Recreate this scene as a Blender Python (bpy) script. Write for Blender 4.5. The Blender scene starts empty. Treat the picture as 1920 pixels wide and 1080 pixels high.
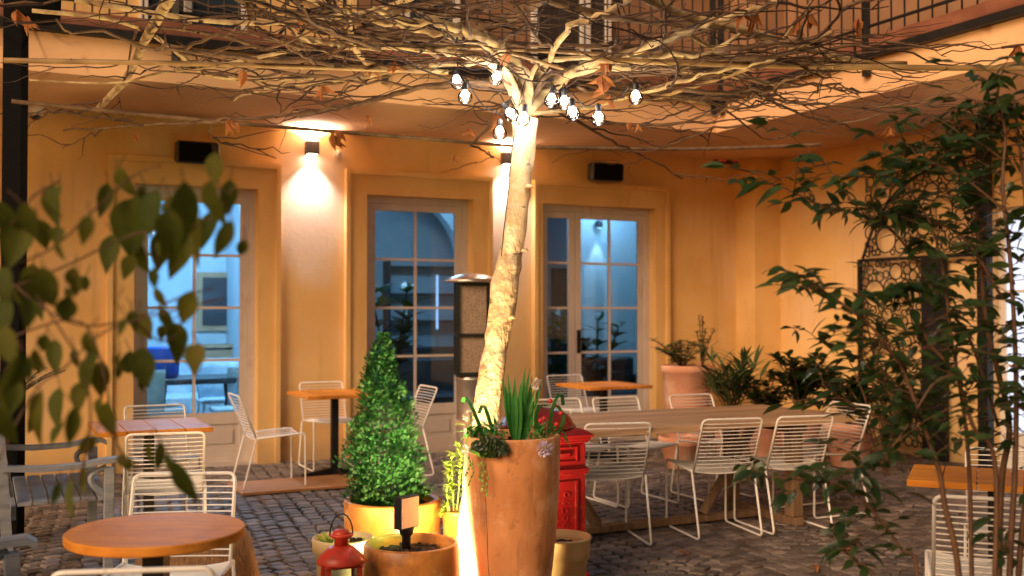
import bpy, math, random
from mathutils import Vector, Matrix
R = math.radians
scene = bpy.context.scene
col = scene.collection

# ------------------------------------------------------------------ camera, world, fill sun, exposure
FPX = 2000.0
cam_d = bpy.data.cameras.new('camera'); cam = bpy.data.objects.new('camera', cam_d); col.objects.link(cam)
cam_d.sensor_width = 36; cam_d.lens = 36 * FPX / 1920; cam_d.clip_end = 300; cam_d.clip_start = 0.05
PITCH = math.atan(39 / FPX)
cam.location = (0, 0, 1.5); cam.rotation_euler = (R(90) + PITCH, 0, 0)
cam_d.dof.use_dof = True; cam_d.dof.focus_distance = 5.3; cam_d.dof.aperture_fstop = 2.0
scene.camera = cam
world = bpy.data.worlds.new('World'); scene.world = world; world.use_nodes = True
wn = world.node_tree; bg = wn.nodes['Background']
sky = wn.nodes.new('ShaderNodeTexSky'); sky.sky_type = 'NISHITA'; sky.sun_disc = False
FILL_SUN_L = Vector((-0.50, -0.70, 0.42)).normalized()        # direction towards the light
sky.sun_elevation = R(2.0); sky.sun_rotation = math.atan2(FILL_SUN_L.x, FILL_SUN_L.y)
wn.links.new(sky.outputs[0], bg.inputs[0]); bg.inputs[1].default_value = 0.05
fill_sun_d = bpy.data.lights.new('fill_sun', 'SUN'); fill_sun = bpy.data.objects.new('fill_sun', fill_sun_d); col.objects.link(fill_sun)
fill_sun_d.energy = 1.0; fill_sun_d.angle = R(35); fill_sun_d.color = (1.0, 0.68, 0.42)  # night fill from behind the camera, added in place of unseen courtyard lamps
fill_sun.rotation_euler = FILL_SUN_L.to_track_quat('Z', 'Y').to_euler()
scene.view_settings.view_transform = 'Standard'; scene.view_settings.look = 'None'
scene.view_settings.exposure = 1.96; scene.view_settings.gamma = 1.0
scene.render.engine = 'CYCLES'
cy = scene.cycles; cy.use_denoising = True; cy.max_bounces = 8; cy.transparent_max_bounces = 24
cy.diffuse_bounces = 4; cy.glossy_bounces = 3; cy.sample_clamp_indirect = 4.0; cy.caustics_reflective = False; cy.caustics_refractive = False

# ------------------------------------------------------------------ frames of reference
U = Vector((0.896, 0.4440, 0)).normalized()              # along the facade, to the right
N = Vector((U.y, -U.x, 0))                               # out of the facade
P0 = Vector((-1.025, 11.07, 0))
def ray(px, py):
    v = Vector(((px - 960) / FPX, (540 - py) / FPX, -1.0)); return cam.matrix_basis.to_3x3() @ v
cam.matrix_basis = Matrix.Translation(cam.location) @ Matrix.Rotation(R(90) + PITCH, 4, 'X')
EYE = Vector((0, 0, 1.5))
def at(px, py, Y):
    d = ray(px, py); return EYE + d * (Y / d.y)
def atz(px, py, z):
    d = ray(px, py); return EYE + d * ((z - 1.5) / d.z)
def G(px, py): return atz(px, py, 0)
def F(s, z, d=0.0): return P0 + U * s + N * d + Vector((0, 0, z))
def sF(px, d=0.0):
    t = (px - 960) / FPX; p = P0 + N * d; return (t * p.y - p.x) / (U.x - t * U.y)
def zF(px, py, d=0.0):
    r = ray(px, py); p = P0 + N * d
    k = (p - EYE).dot(N) / Vector((r.x, r.y, 0)).dot(N); return 1.5 + r.z * k
def to_sd(p):
    q = Vector((p.x, p.y, 0)) - P0; return q.dot(U), q.dot(N)

# ------------------------------------------------------------------ mesh builder
class MB:
    def __init__(s): s.v = []; s.f = []; s.m = []
    def add(s, vs, fs, mi=0):
        b = len(s.v); s.v += [tuple(x) for x in vs]; s.f += [tuple(b + i for i in f) for f in fs]; s.m += [mi] * len(fs); return s
    def hexa(s, c, mi=0):   # 8 corners: 0-3 bottom ccw, 4-7 top
        return s.add(c, [(3,2,1,0),(4,5,6,7),(0,1,5,4),(1,2,6,5),(2,3,7,6),(3,0,4,7)], mi)
    def box(s, x0, x1, y0, y1, z0, z1, mi=0, bev=0.0):
        if bev > 0:
            b = bev; P = []
            for z, k in ((z0, b), (z0 + b, 0), (z1 - b, 0), (z1, b)):
                for (x, y) in ((x0+k+b,y0+k),(x1-k-b,y0+k),(x1-k,y0+k+b),(x1-k,y1-k-b),(x1-k-b,y1-k),(x0+k+b,y1-k),(x0+k,y1-k-b),(x0+k,y0+k+b)): P.append((x, y, z))
            fs = [tuple(reversed(range(8))), tuple(range(24, 32))]
            for r in range(3):
                for i in range(8):
                    j = (i + 1) % 8; fs.append((r*8+i, r*8+j, r*8+8+j, r*8+8+i))
            return s.add(P, fs, mi)
        return s.hexa([(x0,y0,z0),(x1,y0,z0),(x1,y1,z0),(x0,y1,z0),(x0,y0,z1),(x1,y0,z1),(x1,y1,z1),(x0,y1,z1)], mi)
    def boxF(s, s0, s1, z0, z1, d0, d1, mi=0):
        return s.hexa([F(s0,z0,d1),F(s1,z0,d1),F(s1,z0,d0),F(s0,z0,d0),F(s0,z1,d1),F(s1,z1,d1),F(s1,z1,d0),F(s0,z1,d0)], mi)
    def tube(s, pts, r, n=8, closed=False, cap=True, mi=0):
        pts = [Vector(p) for p in pts]; k = len(pts)
        rs = [r] * k if isinstance(r, (int, float)) else list(r)
        T = []
        for i in range(k):
            a = pts[(i-1) % k] if (closed or i > 0) else pts[i]; b = pts[(i+1) % k] if (closed or i < k-1) else pts[i]
            t = b - a; T.append(t.normalized() if t.length > 1e-9 else Vector((0,0,1)))
        up = Vector((0,0,1)) if abs(T[0].z) < 0.9 else Vector((1,0,0))
        x = T[0].cross(up).normalized(); V = []
        for i in range(k):
            x = x - T[i] * x.dot(T[i])
            x = x.normalized() if x.length > 1e-6 else T[i].orthogonal().normalized()
            y = T[i].cross(x)
            for j in range(n):
                a = 2 * math.pi * j / n; V.append(pts[i] + (x * math.cos(a) + y * math.sin(a)) * rs[i])
        fs = []
        for i in range(k if closed else k - 1):
            i2 = (i + 1) % k
            for j in range(n):
                j2 = (j + 1) % n; fs.append((i*n+j, i*n+j2, i2*n+j2, i2*n+j))
        if cap and not closed: fs += [tuple(reversed(range(n))), tuple((k-1)*n + j for j in range(n))]
        return s.add(V, fs, mi)
    def lathe(s, prof, c=(0,0,0), n=48, mi=0, sx=1.0, wob=0.0, cap0=True, cap1=True):
        c = Vector(c); V = []
        for r, z in prof:
            for j in range(n):
                a = 2*math.pi*j/n; w = 1 + wob * math.sin(3*a + z*9) + wob * .6 * math.sin(5*a - z*13)
                V.append(c + Vector((r*w*math.cos(a)*sx, r*w*math.sin(a), z)))
        fs = []
        for i in range(len(prof)-1):
            for j in range(n):
                j2 = (j+1) % n; fs.append((i*n+j, i*n+j2, (i+1)*n+j2, (i+1)*n+j))
        if cap0: fs.append(tuple(reversed(range(n))))
        if cap1: fs.append(tuple((len(prof)-1)*n + j for j in range(n)))
        return s.add(V, fs, mi)
    def leaf(s, p, d, nrm, L, W, droop=0.15, fold=0.25, mi=0, seg=4):
        d = Vector(d).normalized(); nrm = Vector(nrm); nrm = (nrm - d * nrm.dot(d)); nrm = nrm.normalized() if nrm.length > 1e-5 else d.orthogonal().normalized()
        sd = d.cross(nrm); p = Vector(p); V = []
        for i in range(seg + 1):
            t = i / seg; w = W * 0.5 * (math.sin(math.pi * (t ** 0.75)) if 0 < t < 1 else 0.04)
            q = p + d * (L * t) - nrm * (droop * L * t * t)
            V += [q - sd * w + nrm * (fold * w), q, q + sd * w + nrm * (fold * w)]
        fs = []
        for i in range(seg):
            a = i * 3; fs += [(a, a+1, a+4, a+3), (a+1, a+2, a+5, a+4)]
        return s.add(V, fs, mi)
    def build(s, name, mats, parent=None, smooth=False, bevel=0.0, loc=None):
        me = bpy.data.meshes.new(name); me.from_pydata(s.v, [], s.f)
        for m in (mats if isinstance(mats, (list, tuple)) else [mats]): me.materials.append(m)
        if any(s.m): me.polygons.foreach_set('material_index', s.m)
        if smooth: me.polygons.foreach_set('use_smooth', [True] * len(me.polygons))
        me.update(); o = bpy.data.objects.new(name, me); col.objects.link(o)
        if parent is not None: o.parent = parent
        if loc is not None: o.location = loc
        if bevel > 0:
            b = o.modifiers.new('bevel', 'BEVEL'); b.width = bevel; b.segments = 2; b.limit_method = 'ANGLE'
        return o
def smooth_path(pts, n=6):
    pts = [Vector(p) for p in pts]; out = []
    for i in range(len(pts) - 1):
        a = pts[max(i-1, 0)]; b = pts[i]; c = pts[i+1]; d = pts[min(i+2, len(pts)-1)]
        for k in range(n):
            t = k / n; out.append(0.5 * ((2*b) + (c-a)*t + (2*a-5*b+4*c-d)*t*t + (3*b-a-3*c+d)*t**3))
    out.append(pts[-1]); return out
def round_corners(pts, r=0.03, n=4, closed=False):
    pts = [Vector(p) for p in pts]; out = []; k = len(pts)
    for i in range(k):
        if not closed and i in (0, k-1): out.append(pts[i]); continue
        a, b, c = pts[(i-1) % k], pts[i], pts[(i+1) % k]
        ra = min(r, (a-b).length*.45); rc = min(r, (c-b).length*.45)
        p = b + (a-b).normalized()*ra; q = b + (c-b).normalized()*rc
        for j in range(n+1):
            t = j/n; out.append(p*(1-t)**2 + b*2*t*(1-t) + q*t*t)
    return out
def tag(o, label=None, cat=None, group=None, kind=None):
    if label: o['label'] = label
    if cat: o['category'] = cat
    if group: o['group'] = group
    if kind: o['kind'] = kind
    return o
def thing(name, label, cat, loc=(0,0,0), rz=0.0, group=None):
    o = bpy.data.objects.new(name, None); col.objects.link(o); o.empty_display_size = .1
    o.location = loc; o.rotation_euler = (0, 0, rz); return tag(o, label, cat, group)
def dup(root, loc, rz, label):
    r = root.copy(); col.objects.link(r); r.location = loc; r.rotation_euler = (0, 0, rz); r['label'] = label
    for ch in list(root.children):
        c = ch.copy(); col.objects.link(c); c.parent = r
        for g in ch.children:
            d = g.copy(); col.objects.link(d); d.parent = c
    return r
def heading(f): return math.atan2(-f[0], f[1])

# ------------------------------------------------------------------ materials
def mat(name, c, rough=0.6, c2=None, scale=6.0, bump=0.0, bscale=None, metal=0.0, spec=0.5, coat=0.0, detail=5, stretch=(1,1,1), ramp=(0.35, 0.65), trans=None, sss=0.0, c3=None, scale3=1.2, bdist=0.01, subs=None):
    m = bpy.data.materials.new(name); m.use_nodes = True; nt = m.node_tree; b = nt.nodes['Principled BSDF']
    b.inputs['Base Color'].default_value = (*c, 1); b.inputs['Roughness'].default_value = rough; b.inputs['Metallic'].default_value = metal
    b.inputs['Specular IOR Level'].default_value = spec; b.inputs['Coat Weight'].default_value = coat
    tc = nt.nodes.new('ShaderNodeTexCoord'); mp = nt.nodes.new('ShaderNodeMapping'); mp.inputs['Scale'].default_value = stretch
    nt.links.new(tc.outputs['Object'], mp.inputs['Vector'])
    if c2 is not None:
        no = nt.nodes.new('ShaderNodeTexNoise'); no.inputs['Scale'].default_value = scale; no.inputs['Detail'].default_value = detail
        nt.links.new(mp.outputs[0], no.inputs['Vector'])
        cr = nt.nodes.new('ShaderNodeValToRGB'); cr.color_ramp.elements[0].position = ramp[0]; cr.color_ramp.elements[1].position = ramp[1]
        cr.color_ramp.elements[0].color = (*c, 1); cr.color_ramp.elements[1].color = (*c2, 1)
        nt.links.new(no.outputs[0], cr.inputs[0]); out = cr.outputs[0]
        if c3 is not None:
            n3 = nt.nodes.new('ShaderNodeTexNoise'); n3.inputs['Scale'].default_value = scale3; n3.inputs['Detail'].default_value = 7; n3.inputs['Roughness'].default_value = .62
            nt.links.new(tc.outputs['Object'], n3.inputs['Vector'])
            r3 = nt.nodes.new('ShaderNodeValToRGB'); r3.color_ramp.elements[0].position = .50; r3.color_ramp.elements[1].position = .70
            mx = nt.nodes.new('ShaderNodeMix'); mx.data_type = 'RGBA'
            nt.links.new(n3.outputs[0], r3.inputs[0]); nt.links.new(r3.outputs[0], mx.inputs[0]); nt.links.new(out, mx.inputs[6]); mx.inputs[7].default_value = (*c3, 1); out = mx.outputs[2]
        nt.links.new(out, b.inputs['Base Color'])
        mr = nt.nodes.new('ShaderNodeMapRange'); mr.inputs[3].default_value = max(0, rough - .1); mr.inputs[4].default_value = min(1, rough + .12)
        nt.links.new(no.outputs[0], mr.inputs[0]); nt.links.new(mr.outputs[0], b.inputs['Roughness'])
    if bump > 0:
        nb = nt.nodes.new('ShaderNodeTexNoise'); nb.inputs['Scale'].default_value = bscale or scale * 4; nb.inputs['Detail'].default_value = 6
        nt.links.new(mp.outputs[0], nb.inputs['Vector'])
        bu = nt.nodes.new('ShaderNodeBump'); bu.inputs['Strength'].default_value = bump; bu.inputs['Distance'].default_value = bdist
        nt.links.new(nb.outputs[0], bu.inputs['Height']); nt.links.new(bu.outputs[0], b.inputs['Normal'])
    if trans:
        ou = nt.nodes['Material Output']; tr = nt.nodes.new('ShaderNodeBsdfTranslucent'); tr.inputs[0].default_value = (*trans, 1)
        ms = nt.nodes.new('ShaderNodeMixShader'); ms.inputs[0].default_value = .35
        nt.links.new(b.outputs[0], ms.inputs[1]); nt.links.new(tr.outputs[0], ms.inputs[2]); nt.links.new(ms.outputs[0], ou.inputs[0])
    return m
def emis(name, c, st):
    m = bpy.data.materials.new(name); m.use_nodes = True; b = m.node_tree.nodes['Principled BSDF']
    b.inputs['Base Color'].default_value = (*c, 1); b.inputs['Emission Color'].default_value = (*c, 1); b.inputs['Emission Strength'].default_value = st; return m
def glass(name, tint=(.9,.95,1.0), f=1.45, rough=0.0):
    m = bpy.data.materials.new(name); m.use_nodes = True; nt = m.node_tree; nt.nodes.remove(nt.nodes['Principled BSDF'])
    t = nt.nodes.new('ShaderNodeBsdfTransparent'); t.inputs[0].default_value = (*tint, 1)
    g = nt.nodes.new('ShaderNodeBsdfGlossy'); g.inputs['Roughness'].default_value = rough
    fr = nt.nodes.new('ShaderNodeFresnel'); fr.inputs[0].default_value = f; ms = nt.nodes.new('ShaderNodeMixShader')
    nt.links.new(fr.outputs[0], ms.inputs[0]); nt.links.new(t.outputs[0], ms.inputs[1]); nt.links.new(g.outputs[0], ms.inputs[2])
    nt.links.new(ms.outputs[0], nt.nodes['Material Output'].inputs[0]); return m
def island_var(m, lo, hi, hue=0.0):
    nt = m.node_tree; b = nt.nodes['Principled BSDF']; g = nt.nodes.new('ShaderNodeNewGeometry'); mr = nt.nodes.new('ShaderNodeMapRange')
    mr.inputs[3].default_value = lo; mr.inputs[4].default_value = hi; nt.links.new(g.outputs['Random Per Island'], mr.inputs[0])
    hs = nt.nodes.new('ShaderNodeHueSaturation'); src = b.inputs['Base Color'].links
    if src: nt.links.new(src[0].from_socket, hs.inputs['Color'])
    else: hs.inputs['Color'].default_value = b.inputs['Base Color'].default_value
    nt.links.new(mr.outputs[0], hs.inputs['Value'])
    if hue:
        m2 = nt.nodes.new('ShaderNodeMath'); m2.operation = 'MULTIPLY_ADD'; m2.inputs[1].default_value = -hue*2; m2.inputs[2].default_value = .5+hue*.6; nt.links.new(g.outputs['Random Per Island'], m2.inputs[0]); nt.links.new(m2.outputs[0], hs.inputs['Hue'])
    nt.links.new(hs.outputs[0], b.inputs['Base Color'])
    return m
M = dict(
 ochre = mat('ochre_plaster', (.70,.43,.155), .85, (.78,.51,.21), 1.6, .25, 26, c3=(.72,.48,.25), scale3=.9, bdist=.006),
 ochre2 = mat('ochre_trim', (.71,.44,.165), .75, (.78,.52,.22), 2.2, .15, 30, bdist=.005),
 patch = mat('worn_pale_plaster', (.70,.45,.24), .85, (.72,.52,.36), 3.5, .35, 18, c3=(.76,.58,.45), scale3=2.2),
 dimwall = mat('dimmed_upper_plaster', (.22,.115,.06), .9, (.30,.165,.09), 1.8, .2, 25, bdist=.006),  # same plaster as below, the dim light upstairs put into its colour
 soffit = mat('soffit_plaster', (.70,.42,.22), .9, (.74,.46,.26), 1.5, .15, 25, bdist=.005),
 doorpaint = mat('taupe_door_paint', (.55,.48,.45), .5, (.60,.53,.49), 5, .08, 40),
 rust = mat('rust_brown_slab', (.16,.055,.03), .6, (.24,.09,.05), 5, .2),
 black = mat('black_metal', (.009,.008,.009), .5, (.016,.014,.014), 9, .05, spec=.25),
 blackp = mat('black_plastic', (.012,.012,.016), .5, (.02,.02,.024), 40, .1),
 grille = mat('grille_black', (.004,.004,.005), .95, (.009,.009,.010), 160, .5, 200, spec=.05),
 darkglass = mat('dark_glass', (.015,.018,.022), .08, spec=.8),
 chair = mat('white_powder_coat', (.86,.83,.80), .38, (.80,.76,.72), 9, .02, coat=.1),
 cushion = mat('white_cushion', (.78,.78,.80), .9, (.70,.70,.74), 12, .3, 90),
 tablewood = mat('orange_oiled_wood', (.56,.20,.028), .5, (.72,.30,.055), 3.2, .12, 30, spec=.06, stretch=(1,9,9), c3=(.46,.16,.03), scale3=3),
 longwood = mat('teak_wood', (.44,.27,.15), .6, (.62,.41,.25), 4, .2, 40, spec=.25, stretch=(.8,10,10)),
 legwood = mat('shaded_leg_wood', (.17,.10,.055), .7, (.27,.17,.10), 4, .3, 40, spec=.2, stretch=(6,6,1)),  # darker than the tabletop wood: shade under the table put into the colour
 stone = mat('cobble_stone', (.072,.056,.050), .55, (.18,.142,.125), 7, .9, 55, detail=7, bdist=.008),
 soil = mat('joint_soil', (.018,.014,.012), .95, (.035,.028,.022), 20, .6, 80),
 potsoil = mat('potting_soil', (.016,.010,.007), .95, (.07,.038,.022), 60, 1.0, 90, bdist=.02),
 terra = mat('terracotta_pale', (.52,.20,.065), .62, (.78,.36,.15), 3.4, .35, 30, c3=(.84,.52,.30), scale3=3.4, stretch=(1,1,.6), bdist=.006),
 terra2 = mat('terracotta_orange', (.56,.20,.035), .42, (.70,.30,.07), 4, .25, 26, c3=(.32,.10,.025), scale3=3.2, bdist=.006),
 terra3 = mat('terracotta_pink', (.56,.24,.14), .8, (.66,.34,.22), 4, .3, 30, c3=(.76,.50,.38), scale3=2),
 cream = mat('cream_plastic_pot', (.58,.44,.24), .5, (.50,.35,.17), 6, .1),
 red = mat('red_gloss_paint', (.20,.005,.007), .34, (.15,.004,.005), 5, .12, 40, coat=.25),
 redlan = mat('lantern_red', (.55,.045,.018), .4, (.44,.03,.014), 8, .1),
 bark = mat('pale_bark', (.62,.48,.30), .8, (.50,.35,.19), 9, .9, 34, c3=(.24,.15,.08), scale3=7, stretch=(1,1,.8), bdist=.018),
 limb = mat('lit_limb_bark', (.54,.41,.21), .8, (.24,.15,.07), 11, .7, 50),  # paler than the branches: uplight around the trunk put into the colour
 branch = mat('branch_bark', (.17,.10,.05), .85, (.085,.048,.026), 14, .6, 60),
 twig = mat('twig_bark', (.075,.036,.018), .85, (.035,.018,.011), 18, .4, 80),
 cane = mat('pergola_cane', (.36,.24,.10), .5, (.22,.13,.055), 8, .2, 40),
 dry = mat('dry_leaf', (.30,.10,.03), .8, (.42,.18,.06), 20, .4, 60, trans=(.5,.18,.05)),
 conifer = mat('conifer_green', (.005,.040,.007), .6, (.012,.095,.016), 22, .2, trans=(.03,.20,.03)),
 leafdark = mat('leaf_dark_glossy', (.014,.038,.010), .36, (.028,.062,.018), 9, .15, 50, trans=(.07,.12,.02)),
 vine = mat('vine_leaf', (.035,.065,.006), .65, (.085,.10,.012), 6, .3, 40, spec=.2, trans=(.16,.18,.025)),
 grassleaf = mat('strap_leaf', (.03,.16,.03), .35, (.06,.24,.05), 12, .1, trans=(.06,.3,.05)),
 limeleaf = mat('lime_leaf', (.28,.40,.06), .5, (.18,.30,.05), 20, .1, trans=(.4,.5,.1)),
 succ = mat('pot_plant_leaf', (.05,.10,.03), .5, (.09,.13,.05), 12, .2),
 paleleaf = mat('pale_leaf', (.35,.42,.30), .6, (.22,.30,.17), 12, .2),
 stem = mat('shrub_stem', (.085,.038,.018), .6, (.13,.062,.03), 20, .3),
 lilac = mat('lilac_flower', (.52,.40,.60), .6, (.70,.62,.74), 40, .2),
 whitefl = mat('white_flower', (.78,.74,.70), .6, (.66,.55,.42), 40, .2),
 berry = mat('red_berry', (.5,.02,.01), .3),
 bench = mat('grey_painted_wood', (.18,.20,.25), .6, (.26,.28,.32), 5, .3, 40, stretch=(1,6,6)),
 steel = mat('brushed_steel', (.50,.42,.38), .32, (.58,.50,.45), 10, .05, metal=.85),
 mesh = mat('heater_mesh', (.22,.14,.10), .55, (.42,.30,.22), 90, .6, 120, metal=.4),
 rattan = mat('rattan', (.17,.08,.035), .7, (.34,.18,.08), 8, 1.0, 18, stretch=(12,12,.7), bdist=.03),
 plank = mat('floor_plank', (.34,.15,.055), .6, (.48,.24,.09), 5, .3, 30, stretch=(1,8,8)),
 inwall = mat('interior_wall', (.55,.64,.72), .9, (.50,.60,.68), 2, .05),
 infloor = mat('interior_floor', (.16,.15,.15), .5, (.22,.20,.19), 3, .1),
 insofa = mat('interior_pale_fabric', (.52,.62,.70), .9, (.42,.52,.60), 12, .3, 60),
 indark = mat('interior_dark', (.03,.035,.045), .5, (.05,.055,.065), 6, .1),
 intan = mat('interior_tan', (.42,.26,.15), .7, (.50,.32,.20), 6, .1),
 blue = mat('blue_fabric', (.02,.09,.50), .6, (.03,.12,.6), 10, .2),
 white = mat('white_paint', (.72,.68,.64), .5, (.66,.62,.58), 6, .05),
 glass = glass('window_glass', (.66,.84,.94)),
 bulbglass = glass('bulb_glass', (.97,.97,.97), 1.22),
 filament = emis('filament', (1.0,.90,.78), 40.0),
 lamp = emis('lamp_lens', (1.0,.80,.60), 14.0),
 coollamp = emis('cool_lamp_lens', (.70,.88,1.0), 1.2),
 winlit = emis('lit_window', (.55,.70,.98), .28),
 exitred = emis('exit_red', (.35,.03,.015), .10),
 greenlamp = emis('green_lamp_lens', (.15,1.0,.3), 6.0),
)
def layer(m, c, stretch, scale, lo, hi, amt=1.0, detail=8, rough=.6):
    nt = m.node_tree; b = nt.nodes['Principled BSDF']; tc = nt.nodes.new('ShaderNodeTexCoord'); mp = nt.nodes.new('ShaderNodeMapping'); mp.inputs['Scale'].default_value = stretch
    no = nt.nodes.new('ShaderNodeTexNoise'); no.inputs['Scale'].default_value = scale; no.inputs['Detail'].default_value = detail; no.inputs['Roughness'].default_value = rough
    mr = nt.nodes.new('ShaderNodeMapRange'); mr.inputs[1].default_value = lo; mr.inputs[2].default_value = hi; mr.inputs[4].default_value = amt
    mx = nt.nodes.new('ShaderNodeMix'); mx.data_type = 'RGBA'; mx.inputs[7].default_value = (*c, 1)
    nt.links.new(tc.outputs['Object'], mp.inputs[0]); nt.links.new(mp.outputs[0], no.inputs[0]); nt.links.new(no.outputs[0], mr.inputs[0]); nt.links.new(mr.outputs[0], mx.inputs[0])
    src = b.inputs['Base Color'].links[0].from_socket; nt.links.new(src, mx.inputs[6]); nt.links.new(mx.outputs[2], b.inputs['Base Color'])
layer(M['ochre'], (.80,.62,.46), (1,1,.8), .55, .52, .72, .55)
layer(M['ochre'], (.40,.22,.08), (5,5,.35), 1.6, .56, .80, .45)
layer(M['ochre'], (.36,.20,.08), (1,1,1), 7, .66, .74, .35)
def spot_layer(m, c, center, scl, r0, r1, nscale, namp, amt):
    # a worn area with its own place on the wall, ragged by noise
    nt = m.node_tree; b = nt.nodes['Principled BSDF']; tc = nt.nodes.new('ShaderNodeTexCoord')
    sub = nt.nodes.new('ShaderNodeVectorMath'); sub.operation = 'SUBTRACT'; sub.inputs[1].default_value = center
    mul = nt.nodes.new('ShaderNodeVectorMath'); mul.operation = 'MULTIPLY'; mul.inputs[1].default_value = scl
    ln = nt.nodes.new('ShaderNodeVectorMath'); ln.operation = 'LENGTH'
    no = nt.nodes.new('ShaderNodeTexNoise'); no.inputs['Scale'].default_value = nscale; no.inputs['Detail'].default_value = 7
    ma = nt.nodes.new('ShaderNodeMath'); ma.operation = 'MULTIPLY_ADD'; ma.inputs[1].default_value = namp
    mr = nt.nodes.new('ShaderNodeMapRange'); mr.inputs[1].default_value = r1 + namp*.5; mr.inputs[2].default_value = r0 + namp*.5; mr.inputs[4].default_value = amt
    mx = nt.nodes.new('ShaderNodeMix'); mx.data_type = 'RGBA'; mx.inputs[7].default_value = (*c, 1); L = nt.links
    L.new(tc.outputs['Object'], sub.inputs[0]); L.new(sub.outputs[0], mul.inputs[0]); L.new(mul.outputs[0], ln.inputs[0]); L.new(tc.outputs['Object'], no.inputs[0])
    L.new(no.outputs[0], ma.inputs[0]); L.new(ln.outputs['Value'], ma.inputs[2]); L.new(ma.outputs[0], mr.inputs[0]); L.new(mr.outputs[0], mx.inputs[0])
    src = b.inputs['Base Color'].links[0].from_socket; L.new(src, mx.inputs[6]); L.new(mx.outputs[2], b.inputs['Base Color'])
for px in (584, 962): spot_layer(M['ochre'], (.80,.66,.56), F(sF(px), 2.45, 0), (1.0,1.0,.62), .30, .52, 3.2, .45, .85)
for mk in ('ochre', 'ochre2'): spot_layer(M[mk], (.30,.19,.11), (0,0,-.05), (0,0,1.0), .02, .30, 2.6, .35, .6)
layer(M['ochre2'], (.45,.27,.11), (4,4,.6), 2.2, .58, .78, .4)
layer(M['soffit'], (.42,.25,.15), (1,1,1), .9, .5, .75, .5)
layer(M['bark'], (.13,.08,.045), (7,7,26), 1.0, .60, .66, .85, 4)
layer(M['bark'], (.42,.27,.12), (2,2,1.6), 2.5, .48, .60, .7, 6)
layer(M['bark'], (.74,.62,.44), (2,2,2.2), 3.1, .54, .64, .7, 6)
layer(M['terra'], (.26,.09,.03), (7,7,1.0), 1.3, .55, .68, .7)
layer(M['terra'], (.36,.13,.04), (1,1,1), 16, .58, .66, .55)
layer(M['terra'], (.88,.64,.44), (1,1,.7), 2.6, .50, .62, .7)
layer(M['terra2'], (.16,.05,.015), (1,1,.8), 6, .52, .66, .65)
layer(M['terra2'], (.82,.60,.34), (1,1,1), 7, .56, .68, .6)
layer(M['terra3'], (.80,.60,.48), (1,1,1), 3, .54, .66, .6)
layer(M['doorpaint'], (.22,.16,.13), (3,3,1), 2, .60, .78, .5)
layer(M['tablewood'], (.20,.07,.02), (1.2,14,14), 1.6, .60, .72, .6)
layer(M['longwood'], (.22,.12,.06), (1,16,16), 1.4, .60, .74, .6)
layer(M['red'], (.16,.006,.008), (1,1,1), 9, .55, .70, .6)
layer(M['red'], (.30,.10,.07), (1,1,1), 26, .60, .70, .4)
layer(M['redlan'], (.25,.05,.03), (1,1,1), 22, .54, .64, .6)
layer(M['chair'], (.50,.42,.36), (1,1,1), 30, .62, .70, .6)
layer(M['bench'], (.12,.12,.13), (1,4,4), 6, .54, .68, .6)
layer(M['vine'], (.16,.13,.02), (1,1,1), 18, .58, .68, .6)
for k, lo, hi in (('stone', .55, 1.5), ('conifer', .5, 1.6), ('leafdark', .6, 1.6), ('vine', .6, 1.4), ('succ', .6, 1.5), ('tablewood', .8, 1.15), ('longwood', .85, 1.12), ('twig', .7, 1.5), ('bench', .85, 1.15)):
    island_var(M[k], lo, hi, {'vine': .05, 'leafdark': .03, 'succ': .03, 'conifer': .02}.get(k, 0))

# ================================================================== GROUND
def build_ground():
    rnd = random.Random(3); g = MB()
    W = 1.25; Rr = .92; H = .112; ca, sa = math.cos(R(20)), math.sin(R(20))
    tm = math.asin(W/2/Rr)
    for ci in range(-12, 14):
        xc = ci * W; off = rnd.random() * H
        for k in range(-10, 190):
            y0 = k * H + off
            nst = 12; dt = 2*tm/nst
            for j in range(nst):
                th = -tm + (j + .5) * dt + (rnd.random()-.5)*.012; x = xc + Rr*math.sin(th); y = y0 + Rr*(math.cos(th)-1)
                X = x*ca - y*sa; Y = x*sa + y*ca
                if not (2.3 < Y < 13.4 and abs(X) < .62*Y + 1.1): continue
                q = Vector((X, Y, 0)) - P0
                if q.dot(N) < -.05 or q.dot(U) > SW + .05: continue
                a = -th + R(20); hx = Rr*dt*.5*.90*(1+(rnd.random()-.5)*.16); hy = H*math.cos(th)*.5*.86*(1+(rnd.random()-.5)*.14)
                zt = (rnd.random()-.5)*.009; tx = (rnd.random()-.5)*.08; ty = (rnd.random()-.5)*.08
                V = []
                for (sc, z) in ((1, -.032), (1, -.010), (.80, 0)):
                    for (ux, uy) in ((-1,-1),(1,-1),(1,1),(-1,1)):
                        jx = ux*hx*sc + (rnd.random()-.5)*.008; jy = uy*hy*sc + (rnd.random()-.5)*.008
                        V.append((X + jx*math.cos(a) - jy*math.sin(a), Y + jx*math.sin(a) + jy*math.cos(a), z + zt + (jx*tx + jy*ty if z > -.03 else 0)))
                g.add(V, [(8,9,10,11)] + [(r*4+i, r*4+(i+1)%4, r*4+4+(i+1)%4, r*4+4+i) for r in (0,1) for i in range(4)])
    g.add([(-40,-20,-.024),(40,-20,-.024),(40,40,-.024),(-40,40,-.024)], [(0,1,2,3)], 1)
    tag(g.build('ground', [M['stone'], M['soil']]), 'dark grey cobblestone paving laid in fan arcs', None, kind='structure')

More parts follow.
